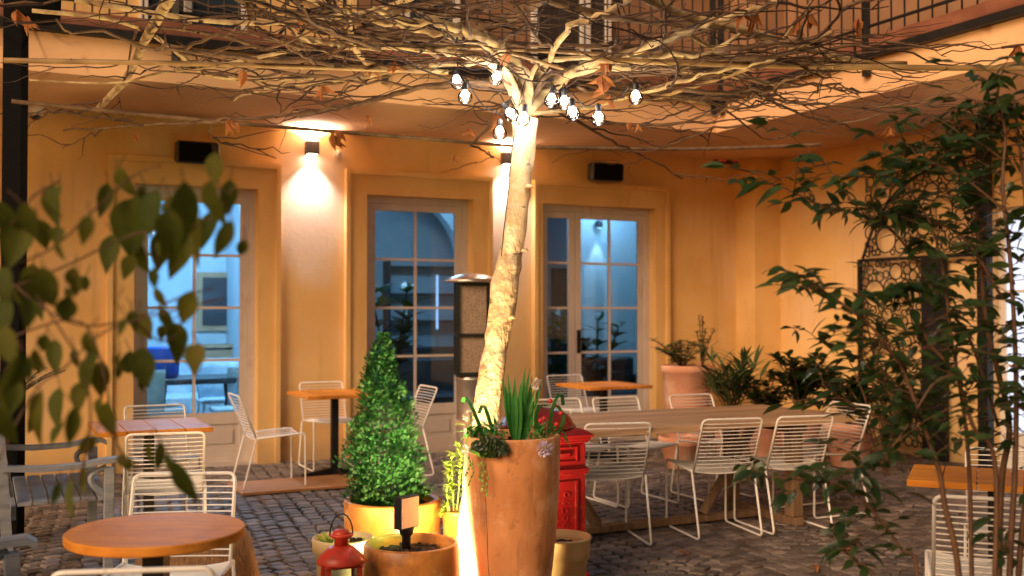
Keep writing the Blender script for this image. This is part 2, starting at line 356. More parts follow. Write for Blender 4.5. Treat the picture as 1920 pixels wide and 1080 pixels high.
# ================================================================== BUILDING
SC = sF(1380); SW = SC + .386
ZS = 3.29
bld = thing('courtyard_building', 'ochre plastered courtyard building with glazed doors and balcony', 'building')
def build_building():
    doors = [  # opening left/right px, surround outer px
        (sF(250), sF(482), sF(200), sF(523)), (sF(685), sF(884), sF(645), sF(919)), (sF(1014), sF(1226), sF(1000)-.02, sF(1250))]
    ZT = 2.66
    w = MB(); s = -8.0
    for (a, b, _, _) in doors:
        w.boxF(s, a, -.05, ZS, -.35, 0); w.boxF(a, b, ZT, ZS, -.35, 0); s = b
    w.boxF(s, SW + .3, -.05, ZS, -.35, 0)
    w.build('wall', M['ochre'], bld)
    # side wall with opening for the lit door
    DO = 3.0; DO2 = 4.3; sw = MB()
    sw.boxF(SW, SW+.3, -.05, ZS, 0.0, DO + .351); sw.boxF(SW, SW+.3, 2.45, ZS, DO+.351, DO2); sw.boxF(SW, SW+.3, -.05, ZS, DO2, 10.5)
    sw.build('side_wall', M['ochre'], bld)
    p = MB(); p.boxF(SC, SW, -.05, ZS, 0.0, .351); p.build('pilaster', M['ochre2'], bld)
    # lit side door
    f = MB(); a, b = DO + .351, DO2
    f.boxF(SW+.08, SW+.14, 0, 2.45, a, a+.08); f.boxF(SW+.08, SW+.14, 0, 2.45, b-.08, b); f.boxF(SW+.08, SW+.14, 2.37, 2.45, a+.08, b-.08)
    f.boxF(SW+.08, SW+.14, 0, .35, a+.08, b-.08); f.boxF(SW+.085, SW+.13, .35, 2.37, (a+b)/2-.04, (a+b)/2+.04)
    for z in (.95, 1.65): f.boxF(SW+.09, SW+.125, z, z+.03, a+.08, b-.08)
    fd = f.build('side_door', M['white'], bld)
    g = MB(); g.boxF(SW+.104, SW+.108, .35, 2.37, a+.08, b-.08); g.build('glass_pane', M['winlit'], fd)
    # soffits, fascia and slab
    o = MB(); SB = SW - 1.9
    o.boxF(-8, SW+.3, ZS, 3.59, -.35, 1.62); o.boxF(SB, SW+.3, ZS, 3.59, 1.62, 10.5)
    o.build('soffit', M['soffit'], bld)
    sl = MB(); sl.boxF(-8, SW+.3, 3.59, 3.655, -.35, 1.70, 0); sl.boxF(-8, SW+.3, 3.655, 3.77, -.35, 1.66, 1)
    sl.boxF(SB-.08, SW+.3, 3.59, 3.655, 1.70, 10.5, 0); sl.boxF(SB-.04, SW+.3, 3.655, 3.77, 1.70, 10.5, 1)
    bal = sl.build('balcony', [M['black'], M['rust']], bld)
    rl = MB()
    def bars(p0, p1, step):
        L = (p1-p0).length; n = int(L/step)
        for i in range(n+1):
            q = p0.lerp(p1, i/n)
            rl.tube([q + Vector((0,0,3.77)), q + Vector((0,0,4.75))], .0085, 5)
            if i % 14 == 0: rl.box(q.x-.028, q.x+.028, q.y-.028, q.y+.028, 3.45, 4.82)
        for z, r in ((3.86, .014), (4.68, .014), (4.8, .024)): rl.tube([p0+Vector((0,0,z)), p1+Vector((0,0,z))], r, 6)
    bars(F(-7.9,0,1.62), F(SB-.04,0,1.62), .125); bars(F(SB-.04,0,1.75), F(SB-.04,0,10.3), .14)
    for (px0, px1) in ((520, 660),):    # braced stair panel of crossing flats
        a, b = sF(px0, 1.5), sF(px1, 1.5)
        for (x0, z0, x1, z1) in ((a, 3.8, b, 4.7), (a+.15, 3.8, b+.1, 4.5), (a, 4.6, b, 3.9), (a+.3, 4.7, a+.6, 3.8), (a+.4, 4.7, a+.7, 3.8)):
            rl.tube([F(x0,z0,1.5), F(x1,z1,1.5)], .015, 5)
    rl.build('railing', M['black'], bal)
    # upper storey
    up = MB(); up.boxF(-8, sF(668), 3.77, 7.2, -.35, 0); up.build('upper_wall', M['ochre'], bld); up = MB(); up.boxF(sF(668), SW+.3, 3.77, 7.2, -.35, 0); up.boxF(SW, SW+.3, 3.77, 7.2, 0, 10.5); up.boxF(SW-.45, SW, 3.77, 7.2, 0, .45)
    up.build('upper_wall', M['dimwall'], bld)  # right part darker: lack of light painted into the wall
    for a, b in ((268, 345), (352, 448), (1003, 1088), (1100, 1135), (760, 850)):
        s0, s1 = sF(a)-.05, sF(b)+.05; m = MB()
        m.boxF(s0, s0+.07, 3.77, 6.0, .002, .06); m.boxF(s1-.07, s1, 3.77, 6.0, .002, .06); m.boxF(s0+.07, s1-.07, 5.93, 6.0, .002, .06)
        m.boxF(s0+.07, s1-.07, 3.77, 4.0, .002, .05)
        ud = m.build('upper_door', M['white'], bld)
        q = MB(); q.boxF(s0+.07, s1-.07, 4.0, 5.93, .004, .03); q.build('dark_pane', M['darkglass'], ud)
    # door surrounds and doors
    for i, (a, b, oa, ob) in enumerate(doors):
        zo = 2.905; t = .05; su = MB()
        su.boxF(oa, a, 0, zo, 0, t); su.boxF(b, ob, 0, zo, 0, t); su.boxF(a, b, ZT, zo, 0, t)
        for (e0, e1) in ((oa, oa+.045), (ob-.045, ob)): su.boxF(e0, e1, 0, zo+.003, t, t+.028)
        su.boxF(oa+.045, ob-.045, zo-.045, zo+.003, t, t+.028)
        su.build('door_surround', M['ochre2'], bld)
        dz = -.16; d1 = dz + .05; fr = MB()
        lw = .065
        fr.boxF(a, a+lw, 0, ZT, dz, d1+.02); fr.boxF(b-lw, b, 0, ZT, dz, d1+.02); fr.boxF(a+lw, b-lw, ZT-lw, ZT, dz, d1+.02)
        x0, x1 = a+lw+.002, b-lw-.002; zt = ZT-lw-.002
        zb, zg = .50, 2.52
        leaves = []
        if i == 2:
            mid = sF(1074, dz); leaves = [(x0, mid-.004), (mid+.004, x1)]
        else: leaves = [(x0, x1)]
        gl = MB(); pn = MB()
        for li, (l0, l1) in enumerate(leaves):
            sw_ = .075
            fr.boxF(l0, l0+sw_, .02, zt, dz+.005, d1); fr.boxF(l1-sw_, l1, .02, zt, dz+.005, d1)
            fr.boxF(l0+sw_, l1-sw_, zg, zt, dz+.005, d1); fr.boxF(l0+sw_, l1-sw_, zb-.11, zb, dz+.005, d1); fr.boxF(l0+sw_, l1-sw_, .02, .14, dz+.005, d1)
            g0, g1 = l0+sw_, l1-sw_; single = (i == 2 and li == 0)
            ncol = 1 if single else 2
            mw = .013
            for c in range(1, ncol):
                x = g0 + (g1-g0)*c/ncol; fr.boxF(x-mw, x+mw, zb, zg, dz+.012, d1-.008)
            for r in range(1, 4):
                z = zb + (zg-zb)*r/4
                for c in range(ncol):
                    e0 = g0 + (g1-g0)*c/ncol + (mw if c else 0); e1 = g0 + (g1-g0)*(c+1)/ncol - (mw if c < ncol-1 else 0)
                    fr.boxF(e0, e1, z-mw, z+mw, dz+.012, d1-.008)
            gl.boxF(g0, g1, zb, zg, dz+.024, dz+.028)
            pn.boxF(g0, g1, .14, zb-.11, dz+.015, d1-.018); pn.boxF(g0+.06, g1-.06, .20, zb-.17, d1-.018, d1-.006)
        fo = fr.build('french_door', M['doorpaint'], bld)
        gl.build('glass_pane', M['glass'], fo); pn.build('bottom_panel', M['doorpaint'], fo)
        if i == 2:
            h = MB(); hs = mid + .045
            h.boxF(hs-.022, hs+.022, 1.0, 1.26, d1, d1+.012); h.tube([F(hs,1.16,d1+.01), F(hs,1.16,d1+.06), F(hs+.11,1.155,d1+.062)], .011, 6); h.build('door_handle', M['black'], fo)
        th = MB(); th.boxF(a, b, -.05, .018, -.35, .02); th.build('threshold', M['doorpaint'], bld)
    # interior shell
    ins = MB(); d0, dB = -.352, -4.6; sL, sR = -4.3, SW+.2
    ins.boxF(sL, sR, -.06, 0, dB, d0, 1); ins.boxF(sL, sR, 3.2, 3.26, dB, d0); ins.boxF(sL-.1, sL, 0, 3.2, dB, d0); ins.boxF(sR, sR+.1, 0, 3.2, dB, d0)
    ins.boxF(sL, sR, 0, 3.2, dB-.1, dB)
    ins.build('interior_wall', [M['inwall'], M['infloor']], bld)
    # half-open partition with an arch between the rooms
    pa = MB(); s0 = sF(700); d = -3.0; cx, rr, zc = sF(752, -3.0), .85, 2.15
    n = 20
    for k in range(n):
        a0, a1 = math.pi*k/n, math.pi*(k+1)/n
        xa, za, xb, zb_ = cx+rr*math.cos(a0), zc+rr*math.sin(a0), cx+rr*math.cos(a1), zc+rr*math.sin(a1)
        pa.hexa([F(xb,zb_,d), F(xa,za,d), F(xa,za,d-.2), F(xb,zb_,d-.2), F(xb,3.19,d), F(xa,3.19,d), F(xa,3.19,d-.2), F(xb,3.19,d-.2)])
    pa.boxF(cx+rr, cx+rr+.5, 0, 3.19, d-.2, d); pa.boxF(sF(600)+.12, cx-rr, 0, 3.19, d-.2, d); pa.boxF(sF(600), sF(600)+.12, 0, 3.19, -4.59, -.36)
    pa.build('arch_partition', M['inwall'], bld)
    dd = MB(); s1 = sF(1115, -4.5); dd.boxF(s1-.75, s1+.15, 0, 2.15, -4.6, -4.54); dd.build('interior_door', M['indark'], bld)
build_building()
build_ground()

# ------------------------------------------------------------------ interior things
def lamp_light(name, loc, energy, color, radius, parent, kind='POINT', rot=None, size=None, blend=.5):
    l = bpy.data.lights.new(name, kind); l.energy = energy; l.color = color
    l.shadow_soft_size = radius
    if kind == 'SPOT': l.spot_size = size; l.spot_blend = blend
    o = bpy.data.objects.new(name, l); col.objects.link(o); o.location = loc
    if rot is not None: o.rotation_euler = rot
    if parent is not None: o.parent = parent
    return o
LI = []
for k, (px, d, lab) in enumerate(((330, -1.9, 'flush ceiling lamp inside behind the left glazed door'), (800, -1.8, 'flush ceiling lamp inside behind the middle glazed door'), (1150, -1.9, 'flush ceiling lamp inside behind the double door'))):
    p = F(sF(px, d), 3.2, d); t = thing('ceiling_lamp', lab, 'lamp', p, 0, 'ceiling lamps inside the building')
    b = MB(); b.lathe([(.16,-.05),(.17,-.045),(.17,0)], n=24); b.build('housing', M['white'], t, True)
    b = MB(); b.lathe([(.145,-.058),(.15,-.051)], n=24); b.build('lens', M['coollamp'], t)
    lamp_light('lamp_light', (0,0,-.25), (80, 17, 8)[k], (.60,.82,1.0), .15, t)
def dining_table_in(sx, d, w, label):
    t = thing('dining_table', label, 'table', F(sx,0,d), heading(N), None); b = MB(); b.box(-w/2,w/2,-.38,.38,.70,.76,bev=.006); b.build('tabletop', M['indark'], t)
    for x in (-w/2+.2, w/2-.2):
        b = MB(); b.tube([(x,-.3,.0),(x,.12,.70)], .035, 6); b.tube([(x,.3,.0),(x,-.12,.70)], .035, 6); b.build('leg', M['indark'], t)
dining_table_in(sF(368,-1.6), -1.6, 1.1, 'dark trestle table behind the left glazed door')
def shell_chair(sx, d, f, m, label):
    t = thing('dining_chair', label, 'chair', F(sx,0,d), heading(f)); b = MB()
    b.box(-.23,.23,-.2,.22,.42,.47,bev=.015); b.build('seat', m, t); b = MB()
    V = []; n = 10
    for r, (z, rad) in enumerate(((.45,.22),(.62,.25),(.80,.27),(.88,.26))):
        for i in range(n+1):
            a = math.pi + math.pi*i/n; V.append((rad*math.cos(a), .02+rad*math.sin(a), z))
    fs = [(r*(n+1)+i, r*(n+1)+i+1, (r+1)*(n+1)+i+1, (r+1)*(n+1)+i) for r in range(3) for i in range(n)]
    b.add(V, fs); o = b.build('backrest', m, t, True); so = o.modifiers.new('solid','SOLIDIFY'); so.thickness = .02
    for x in (-.19,.19):
        for y in (-.16,.18):
            b = MB(); b.tube([(x,y,.42),(x*1.15,y*1.15,0)], .014, 6); b.build('leg', M['white'], t)
shell_chair(sF(410,-2.2), -2.2, N, M['insofa'], 'pale woven tub chair behind the dark indoor table')
shell_chair(sF(300,-1.2), -1.2, U, M['insofa'], 'pale shell chair at the left end of the indoor table')
shell_chair(sF(440,-1.0), -1.0, -U, M['insofa'], 'pale shell chair at the right end of the indoor table')
def sofa(sx, d, w, m, label):
    t = thing('sofa', label, 'sofa', F(sx,0,d), heading(N)); b = MB(); b.box(-w/2,w/2,-.3,.35,.12,.44,bev=.03); b.build('seat', m, t)
    b = MB(); b.box(-w/2,w/2,-.42,-.3,.12,.86,bev=.03); b.build('backrest', m, t)
    for x in (-w/2-.08, w/2+.08): b = MB(); b.box(x-.08,x+.08,-.42,.35,.12,.62,bev=.03); b.build('armrest', m, t)
sofa(sF(390,-3.4), -3.4, 1.9, M['insofa'], 'pale blue sofa at the back of the left room')
sofa(sF(820,-2.2), -2.2, 1.3, M['indark'], 'dark sofa inside behind the middle glazed door')
sofa(sF(1165,-1.5), -1.5, .8, M['indark'], 'dark armchair inside behind the double door')
b = MB(); b.lathe([(.13,0),(.16,.02),(.17,.30),(.165,.33),(.14,.33),(.14,.05)], F(sF(325,-.9),.762,-1.55), 24); tag(b.build('ice_bucket', M['blue'], None, True), 'bright blue bucket on the dark indoor table', 'bucket')
b = MB(); b.boxF(sF(420,-4.5)-.35, sF(420,-4.5)+.35, 1.2, 2.0, -4.59, -4.54); b.boxF(sF(420,-4.5)-.28, sF(420,-4.5)+.28, 1.27, 1.93, -4.54, -4.53, 1)
tag(b.build('picture_frame', [M['intan'], M['indark']]), 'tan framed dark picture on back wall of left room', 'picture')
b = MB(); s0 = sF(410,-4.4); b.boxF(s0-.5, s0+.7, 0, .95, -4.55, -4.15); b.boxF(s0-.5, s0+.7, .98, 1.02, -4.55, -4.12); b.build('sideboard', M['intan'])
tag(bpy.data.objects['sideboard'], 'tan sideboard against back wall of left room', 'sideboard')
sh = thing('bar_shelf', 'bar shelf with two lit strips in the middle room', 'shelf')
s0 = sF(800,-4.4); b = MB()
for z in (.9,1.3,1.7,2.1): b.boxF(s0-.6,s0+.9,z,z+.03,-4.58,-4.3)
b.boxF(s0-.62,s0-.6,0,2.2,-4.58,-4.3); b.boxF(s0+.9,s0+.92,0,2.2,-4.58,-4.3); b.build('shelf_board', M['indark'], sh)
for dx in (.1,.42): b = MB(); b.boxF(s0+dx, s0+dx+.03, 1.2, 2.0, -4.28, -4.26); b.build('light_strip', M['winlit'], sh)
ws = thing('wall_spotlight', 'small spotlight shining down the wall behind the double door', 'lamp', F(sF(1124,-2.3), 2.62, -2.3), heading(N)); b = MB()
b.lathe([(.04,0),(.05,.02),(.05,.09),(.03,.10)], n=16); b.box(-.02,.02,-.06,0,.05,.09); b.build('housing', M['indark'], ws); b = MB(); b.lathe([(.036,-.003),(.037,-.001)], n=16); b.build('lens', M['coollamp'], ws)
b = MB(); s1 = sF(1124,-2.3); b.boxF(s1-.35, s1+.8, 0, 3.19, -2.55, -2.37); b.build('inner_pier', M['inwall'], bld)
lamp_light('spot_light', (0,.02,-.02), 7, (.9,.95,1), .02, ws, 'SPOT', (0,0,0), R(50), .6)
def indoor_plant(sx, d, h, seed, label):
    rn = random.Random(seed); t = thing('indoor_plant', label, 'plant', F(sx,0,d)); b = MB(); b.lathe([(.15,0),(.2,.35),(.17,.36),(.16,.3)], n=20); b.build('pot', M['indark'], t, True)
    st = MB(); lf = MB()
    for k in range(5):
        a = rn.random()*6.28; tip = Vector((math.cos(a)*.28, math.sin(a)*.28, h*(.75+.25*rn.random()))); pts = smooth_path([(0,0,.3),(tip.x*.3,tip.y*.3,h*.5),tip],4); st.tube(pts,.012,5)
        for j in range(16):
            p = pts[rn.randint(3,len(pts)-1)]; a2 = rn.random()*6.28; dd = Vector((math.cos(a2),math.sin(a2),.3+rn.random()*.7)); lf.leaf(p, dd, (0,0,1), .26, .13, .25)
    st.build('stem', M['stem'], t); lf.build('foliage', M['leafdark'], t)
indoor_plant(sF(735,-.8), -.8, 1.75, 5, 'rubber plant standing inside behind the middle door')
indoor_plant(sF(1040,-1.1), -1.1, 1.45, 6, 'leafy plant inside at the left of the double door')
indoor_plant(sF(1118,-1.0), -1.0, 1.35, 8, 'leafy plant inside behind the right leaf of the double door')

# ------------------------------------------------------------------ wall fixtures
def sconce(px, py, label):
    z = zF(px, py, .08); s0 = sF(px, .08); t = thing('wall_light', label, 'wall light', F(s0, z, 0), heading(N), 'up and down wall lights on the facade')
    b = MB(); b.box(-.062,.062,.012,.115,-.065,.065,bev=.004); b.build('housing', M['black'], t)
    b = MB(); b.box(-.03,.03,0,.012,-.03,.03); b.build('wall_plate', M['black'], t)
    for sg in (-1,1):
        b = MB(); b.box(-.045,.045,.03,.098,min(sg*.0655,sg*.068),max(sg*.0655,sg*.068)); b.build('lens', M['lamp'], t)
        e = 27 if sg < 0 else 60
        lamp_light('beam', (0,.085,sg*.085), e, (1.0,.84,.76), .02, t, 'SPOT', (R(5) if sg < 0 else R(175),0,0), R(100) if sg < 0 else R(155), .9)
sconce(585, 277, 'black cube wall light between the left and middle doors')
sconce(953, 297, 'black cube wall light partly hidden behind the tree trunk')
def speaker(px, py, rz, label):
    z = zF(px, py, .15); t = thing('loudspeaker', label, 'speaker', F(sF(px,.15), z-.1, 0), heading(N), 'black loudspeakers on the facade'); 
    b = MB(); b.box(-.19,.19,.10,.27,0,.205,bev=.02); o = b.build('cabinet', M['blackp'], t); o.rotation_euler = (R(-6),0,rz)
    b = MB(); b.box(-.175,.175,.272,.282,.015,.19,bev=.003); o2 = b.build('grille', M['grille'], t); o2.rotation_euler = (R(-6),0,rz)
    b = MB(); b.box(-.03,.03,0,.12,.07,.13); b.build('bracket', M['black'], t)
speaker(366, 284, 0, 'black loudspeaker above the left door'); speaker(1137, 321, R(-10), 'black loudspeaker above the double door')
cc = thing('security_camera', 'white dome security camera high on the wall at far left', 'camera', F(sF(68,.1), zF(68,196,.1), 0), heading(N))
b = MB(); b.box(-.13,.13,0,.2,0,.03,bev=.006); b.build('mount', M['black'], cc)
b = MB(); b.lathe([(.06,-.10),(.075,-.06),(.075,0)], (.02,.1,0), 20); b.build('housing', M['white'], cc, True)
b = MB(); b.lathe([(.005,-.14),(.035,-.13),(.05,-.10)], (.02,.1,0), 16); b.build('lens_dome', M['darkglass'], cc, True)
b = MB(); b.lathe([(.005,-.04),(.03,-.03),(.04,0),(.03,.03),(.005,.04)], F(sF(633,.04), zF(633,288,.04), .04), 16); tag(b.build('motion_sensor', M['white'], None, True), 'small white round sensor beside the left wall light', 'sensor')
ex = thing('exit_sign', 'small glowing red exit light in the right corner', 'sign', F(sF(1366,.05), zF(1366,297,.05), 0), heading(N))
b = MB(); b.box(-.17,.17,0,.05,-.06,.06,bev=.005); b.build('housing', M['indark'], ex)
b = MB(); b.box(-.15,-.06,.051,.054,-.04,.04); b.box(.03,.15,.051,.054,-.045,.045); b.build('lit_panel', M['exitred'], ex)

# post at left
pp = G(25, 579+3000/6.9); b = MB(); b.box(pp.x-.075, pp.x+.05, pp.y-.05, pp.y+.05, 0, 4.6, bev=.004); b.box(pp.x-.09, pp.x-.078, pp.y-.01, pp.y+.01, 0, 4.6)
tag(b.build('steel_post', M['grille']), 'tall dark steel post at the far left of the courtyard', 'post')
sp2 = thing('hanging_speaker', 'large black speaker hanging at the top left', 'speaker', at(70, 10, 6.9)); b = MB()
b.lathe([(.12,-.10),(.14,-.08),(.15,.25),(.12,.27)], n=28); b.build('cabinet', M['grille'], sp2, True); b = MB(); b.tube([(0,0,.26),(0,0,1.0)], .012, 6); b.build('hanger', M['black'], sp2)

# ------------------------------------------------------------------ wire chairs
def make_chair(label):
    t = thing('wire_chair', label, 'chair', group='white wire chairs in the courtyard'); r = .0078; w = .225
    jr = Vector((0,-.17,.435)); fr = Vector((0,.235,.462)); 
    for sx in (-1, 1):
        b = MB(); pts = [(sx*w,-.17,.435),(sx*w,.235,.462),(sx*w,.24,.008),(sx*w,-.28,.008)]
        b.tube(round_corners(pts + [(sx*w,-.17,.435)], .035), r, 8); b.build('leg', M['chair'], t, True)
    b = MB(); top = (-.315, .785); pts = [(-w+.012,-.165,.425),(-w+.012,top[0],top[1]),(w-.012,top[0],top[1]),(w-.012,-.165,.425)]
    b.tube(round_corners(pts, .035), r, 8)
    for k in range(13):
        f = .06 + k*.071; y = -.17 + (top[0]+.17)*f; z = .435 + (top[1]-.435)*f
        ps = [((-1+2*j/8)*(w-.012), y - .018*(1-((j-4)/4)**2), z) for j in range(9)]; b.tube(ps, .0034, 6, cap=False)
    b.build('backrest', M['chair'], t, True)
    b = MB()
    for k in range(17):
        f = k/16; y = -.165 + .395*f; z = .435 + .027*f
        ps = [((-1+2*j/8)*w, y, z - .024*(1-((j-4)/4)**2)) for j in range(9)]; b.tube(ps, .0034 if 0 < k < 16 else .005, 6, cap=False)
    b.tube([(-.09,-.165,.415),(-.09,.23,.44)], .003, 5); b.tube([(.09,-.165,.415),(.09,.23,.44)], .003, 5)
    b.build('seat', M['chair'], t, True); return t
nU = -U; nN = -N
CH = [
 ((.60,6.97), (-.20,.97), 'white wire chair beside the red postbox, near side of long table'),
 ((1.35,7.24), (-.27,.96), 'middle of three white wire chairs along near side of long table'),
 ((1.86,7.41), (-.31,.95), 'white wire chair near the right end of the long table, near side'),
 ((.49,8.17), (N.x,N.y), 'white wire chair on far side of long table just right of the trunk'),
 ((.97,8.33), (N.x,N.y), 'white wire chair on far side of long table before the double door'),
 ((1.62,8.59), (N.x,N.y), 'white wire chair on far side of long table before the tall planter'),
 ((2.27,7.93), (-.9,-.43), 'white wire chair at the right end of the long table'),
 ((.70,11.2), (N.x,N.y), 'white wire chair by the small table before the double door'),
 ((-1.72,10.12), (N.x,N.y), 'white wire chair with cushion against wall behind small table'),
 ((-2.04,9.04), (U.x,U.y), 'white wire chair seen in profile standing on the wooden board'),
 ((-1.05,9.70), (-U.x,-U.y), 'white wire chair edge-on behind the green conifer'),
 ((-2.08,6.43), (-.30,.95), 'white wire chair on the near side of the left square table'),
 ((-2.50,7.62), (N.x,N.y), 'white wire chair on the far side of the left square table'),
 ((-1.38,4.33), (.12,-.99), 'white wire chair behind the round table, facing it'),
 ((-1.08,3.24), (-.14,.99), 'nearest white wire chair at the bottom left before the round table'),
 ((1.92,4.32), (.33,.94), 'white wire chair on near side of the right foreground table'),
 ((2.42,5.12), (-.35,-.94), 'white wire chair on far side of the right foreground table'),
]
c0 = None
for (x, y), f, lab in CH:
    if c0 is None: c0 = make_chair(lab); c0.location = (x, y, 0); c0.rotation_euler = (0,0,heading(f))
    else: dup(c0, (x, y, 0), heading(f), lab)
def cushion(x, y, f, label):
    b = MB(); n = 8
    V = []; fs = []
    for L, z0 in ((0,0),(1,.035)):
        for i in range(n+1):
            for j in range(n+1):
                u_, v_ = -1+2*i/n, -1+2*j/n; e = (1-abs(u_)**5)*(1-abs(v_)**5)
                V.append((u_*.215, v_*.20+.03, .445 + .013*v_ - .018*(1-u_*u_) + z0*(.35+.65*e)))
    q = (n+1)**2
    for i in range(n):
        for j in range(n):
            a = i*(n+1)+j; fs += [(a, a+1, a+n+2, a+n+1), (q+a, q+a+n+1, q+a+n+2, q+a+1)]
    for i in range(n): fs += [(i*(n+1), (i+1)*(n+1), q+(i+1)*(n+1), q+i*(n+1)), (i*(n+1)+n, q+i*(n+1)+n, q+(i+1)*(n+1)+n, (i+1)*(n+1)+n), (i, q+i, q+i+1, i+1), (n*(n+1)+i, n*(n+1)+i+1, q+n*(n+1)+i+1, q+n*(n+1)+i)]
    b.add(V, fs); o = b.build('seat_cushion', M['cushion'], None, True); o.location = (x, y, 0); o.rotation_euler = (0,0,heading(f)); tag(o, label, 'cushion', 'white seat cushions')
cushion(-1.72,10.12,N,'white cushion on the wire chair against the wall'); cushion(.70,11.2,N,'white cushion on the chair before the double door')
cushion(.49,8.17,N,'white cushion on the far chair just right of the trunk')

# ------------------------------------------------------------------ tables
def cross_base(t, h, m=M['black'], r=.03):
    b = MB(); b.box(-r,r,-r,r,.03,h); b.build('pedestal', m, t)
    b = MB()
    for a in range(4):
        ca, sa = math.cos(a*math.pi/2), math.sin(a*math.pi/2); p = lambda x,y: (x*ca-y*sa, x*sa+y*ca)
        (x0,y0),(x1,y1),(x2,y2),(x3,y3) = p(.0301,-.025),p(.30,-.02),p(.30,.02),p(.0301,.025)
        b.hexa([(x0,y0,.0),(x1,y1,.0),(x2,y2,.0),(x3,y3,.0),(x0,y0,.06),(x1,y1,.02),(x2,y2,.02),(x3,y3,.06)])
    b.build('cross_foot', m, t)
    b = MB(); b.box(-.22,.22,-.02,.02,h-.008,h); b.box(-.02,.02,-.22,-.02,h-.008,h); b.box(-.02,.02,.02,.22,h-.008,h); b.build('bracket', m, t)
def square_table(x, y, rz, w, dpt, label, nb=5, m=None):
    t = thing('cafe_table', label, 'table', (x,y,0), rz, 'square wooden cafe tables'); b = MB(); g = .0025; bw = w/nb
    for k in range(nb): b.box(-w/2+k*bw+g, -w/2+(k+1)*bw-g, -dpt/2, dpt/2, .712, .742, bev=.002)
    b.build('tabletop', m or M['tablewood'], t); cross_base(t, .712); return t
uz = math.atan2(U.y, U.x)
square_table(-2.38, 7.01, uz, .70, .70, 'square wooden table between two wire chairs at left', 4)
square_table(-1.61, 9.70, uz, .70, .70, 'square orange wooden table behind the conifer')
square_table(.92, 10.75, uz, .72, .70, 'small wooden table before the double door')
square_table(2.186, 4.846, R(-24), .72, .52, 'wooden table at the right foreground behind the shrub stems')
rt = thing('round_table', 'round orange wooden table in the left foreground', 'table', (-1.230,3.705,0)); b = MB()
b.lathe([(.294,.706),(.298,.71),(.299,.735),(.295,.74)], n=96); b.build('tabletop', M['tablewood'], rt)
cross_base(rt, .706, r=.036)
b = MB(); b.lathe([(.006,.7402),(.018,.7407),(.018,.7403)], (-.17,-.10,0), 12, sx=1.7); 
# long table
LT = thing('long_table', 'long teak dining table with trestle legs on the right', 'table', (0,0,0))
FRc = Vector((2.41,7.49,0)); lu = U; lv = -N; Lt = 2.62; Wt = 1.02
org = FRc - lu*Lt; LT.location = org; LT.rotation_euler = (0,0,math.atan2(lu.y, lu.x)); b = MB(); nb = 7
for k in range(nb): b.box(0, Lt, k*Wt/nb+.0015, (k+1)*Wt/nb-.0015, .71, .75, bev=.002)
b.build('tabletop', M['longwood'], LT)
for x in (.30, Lt-.42):
    b = MB(); b.box(x-.045,x+.045,.12,.21,.06,.64,bev=.004); b.box(x-.045,x+.045,Wt-.21,Wt-.12,.06,.64,bev=.004); b.box(x-.035,x+.035,.10,Wt-.10,.0,.058,bev=.004); b.box(x-.05,x+.05,.08,Wt-.08,.642,.709,bev=.004)
    b.build('leg', M['legwood'], LT)
    sg = -1 if x > 1 else 1
    b = MB(); b.tube([(x+.52*sg,Wt/2,.06),(x+.05*sg,Wt/2,.69)], .042, 4); b.build('brace', M['legwood'], LT)
b = MB(); b.box(.352, Lt-.475, Wt/2-.05, Wt/2+.05, .012, .055, bev=.004); b.build('stretcher', M['legwood'], LT)
# board on the floor
b = MB()
for k in range(5): b.box(-.52,.55,-.30+k*.12,-.30+k*.12+.115,.006,.028,bev=.002)
o = b.build('wooden_board', M['plank']); o.location = (-1.82,9.05,0); o.rotation_euler = (0,0,uz); tag(o, 'orange wooden board lying on the cobbles under the profile chair', 'board')
# rattan pouf
b = MB(); b.lathe([(.0,.0),(.34,.0),(.345,.02),(.31,.16),(.28,.29),(.25,.305),(.0,.30)], (-1.68,5.70,0), 72, wob=.0, cap0=False, cap1=False)
tag(b.build('rattan_pouf', M['rattan'], None, True), 'brown ribbed rattan pouf on the cobbles behind the round table', 'pouf')

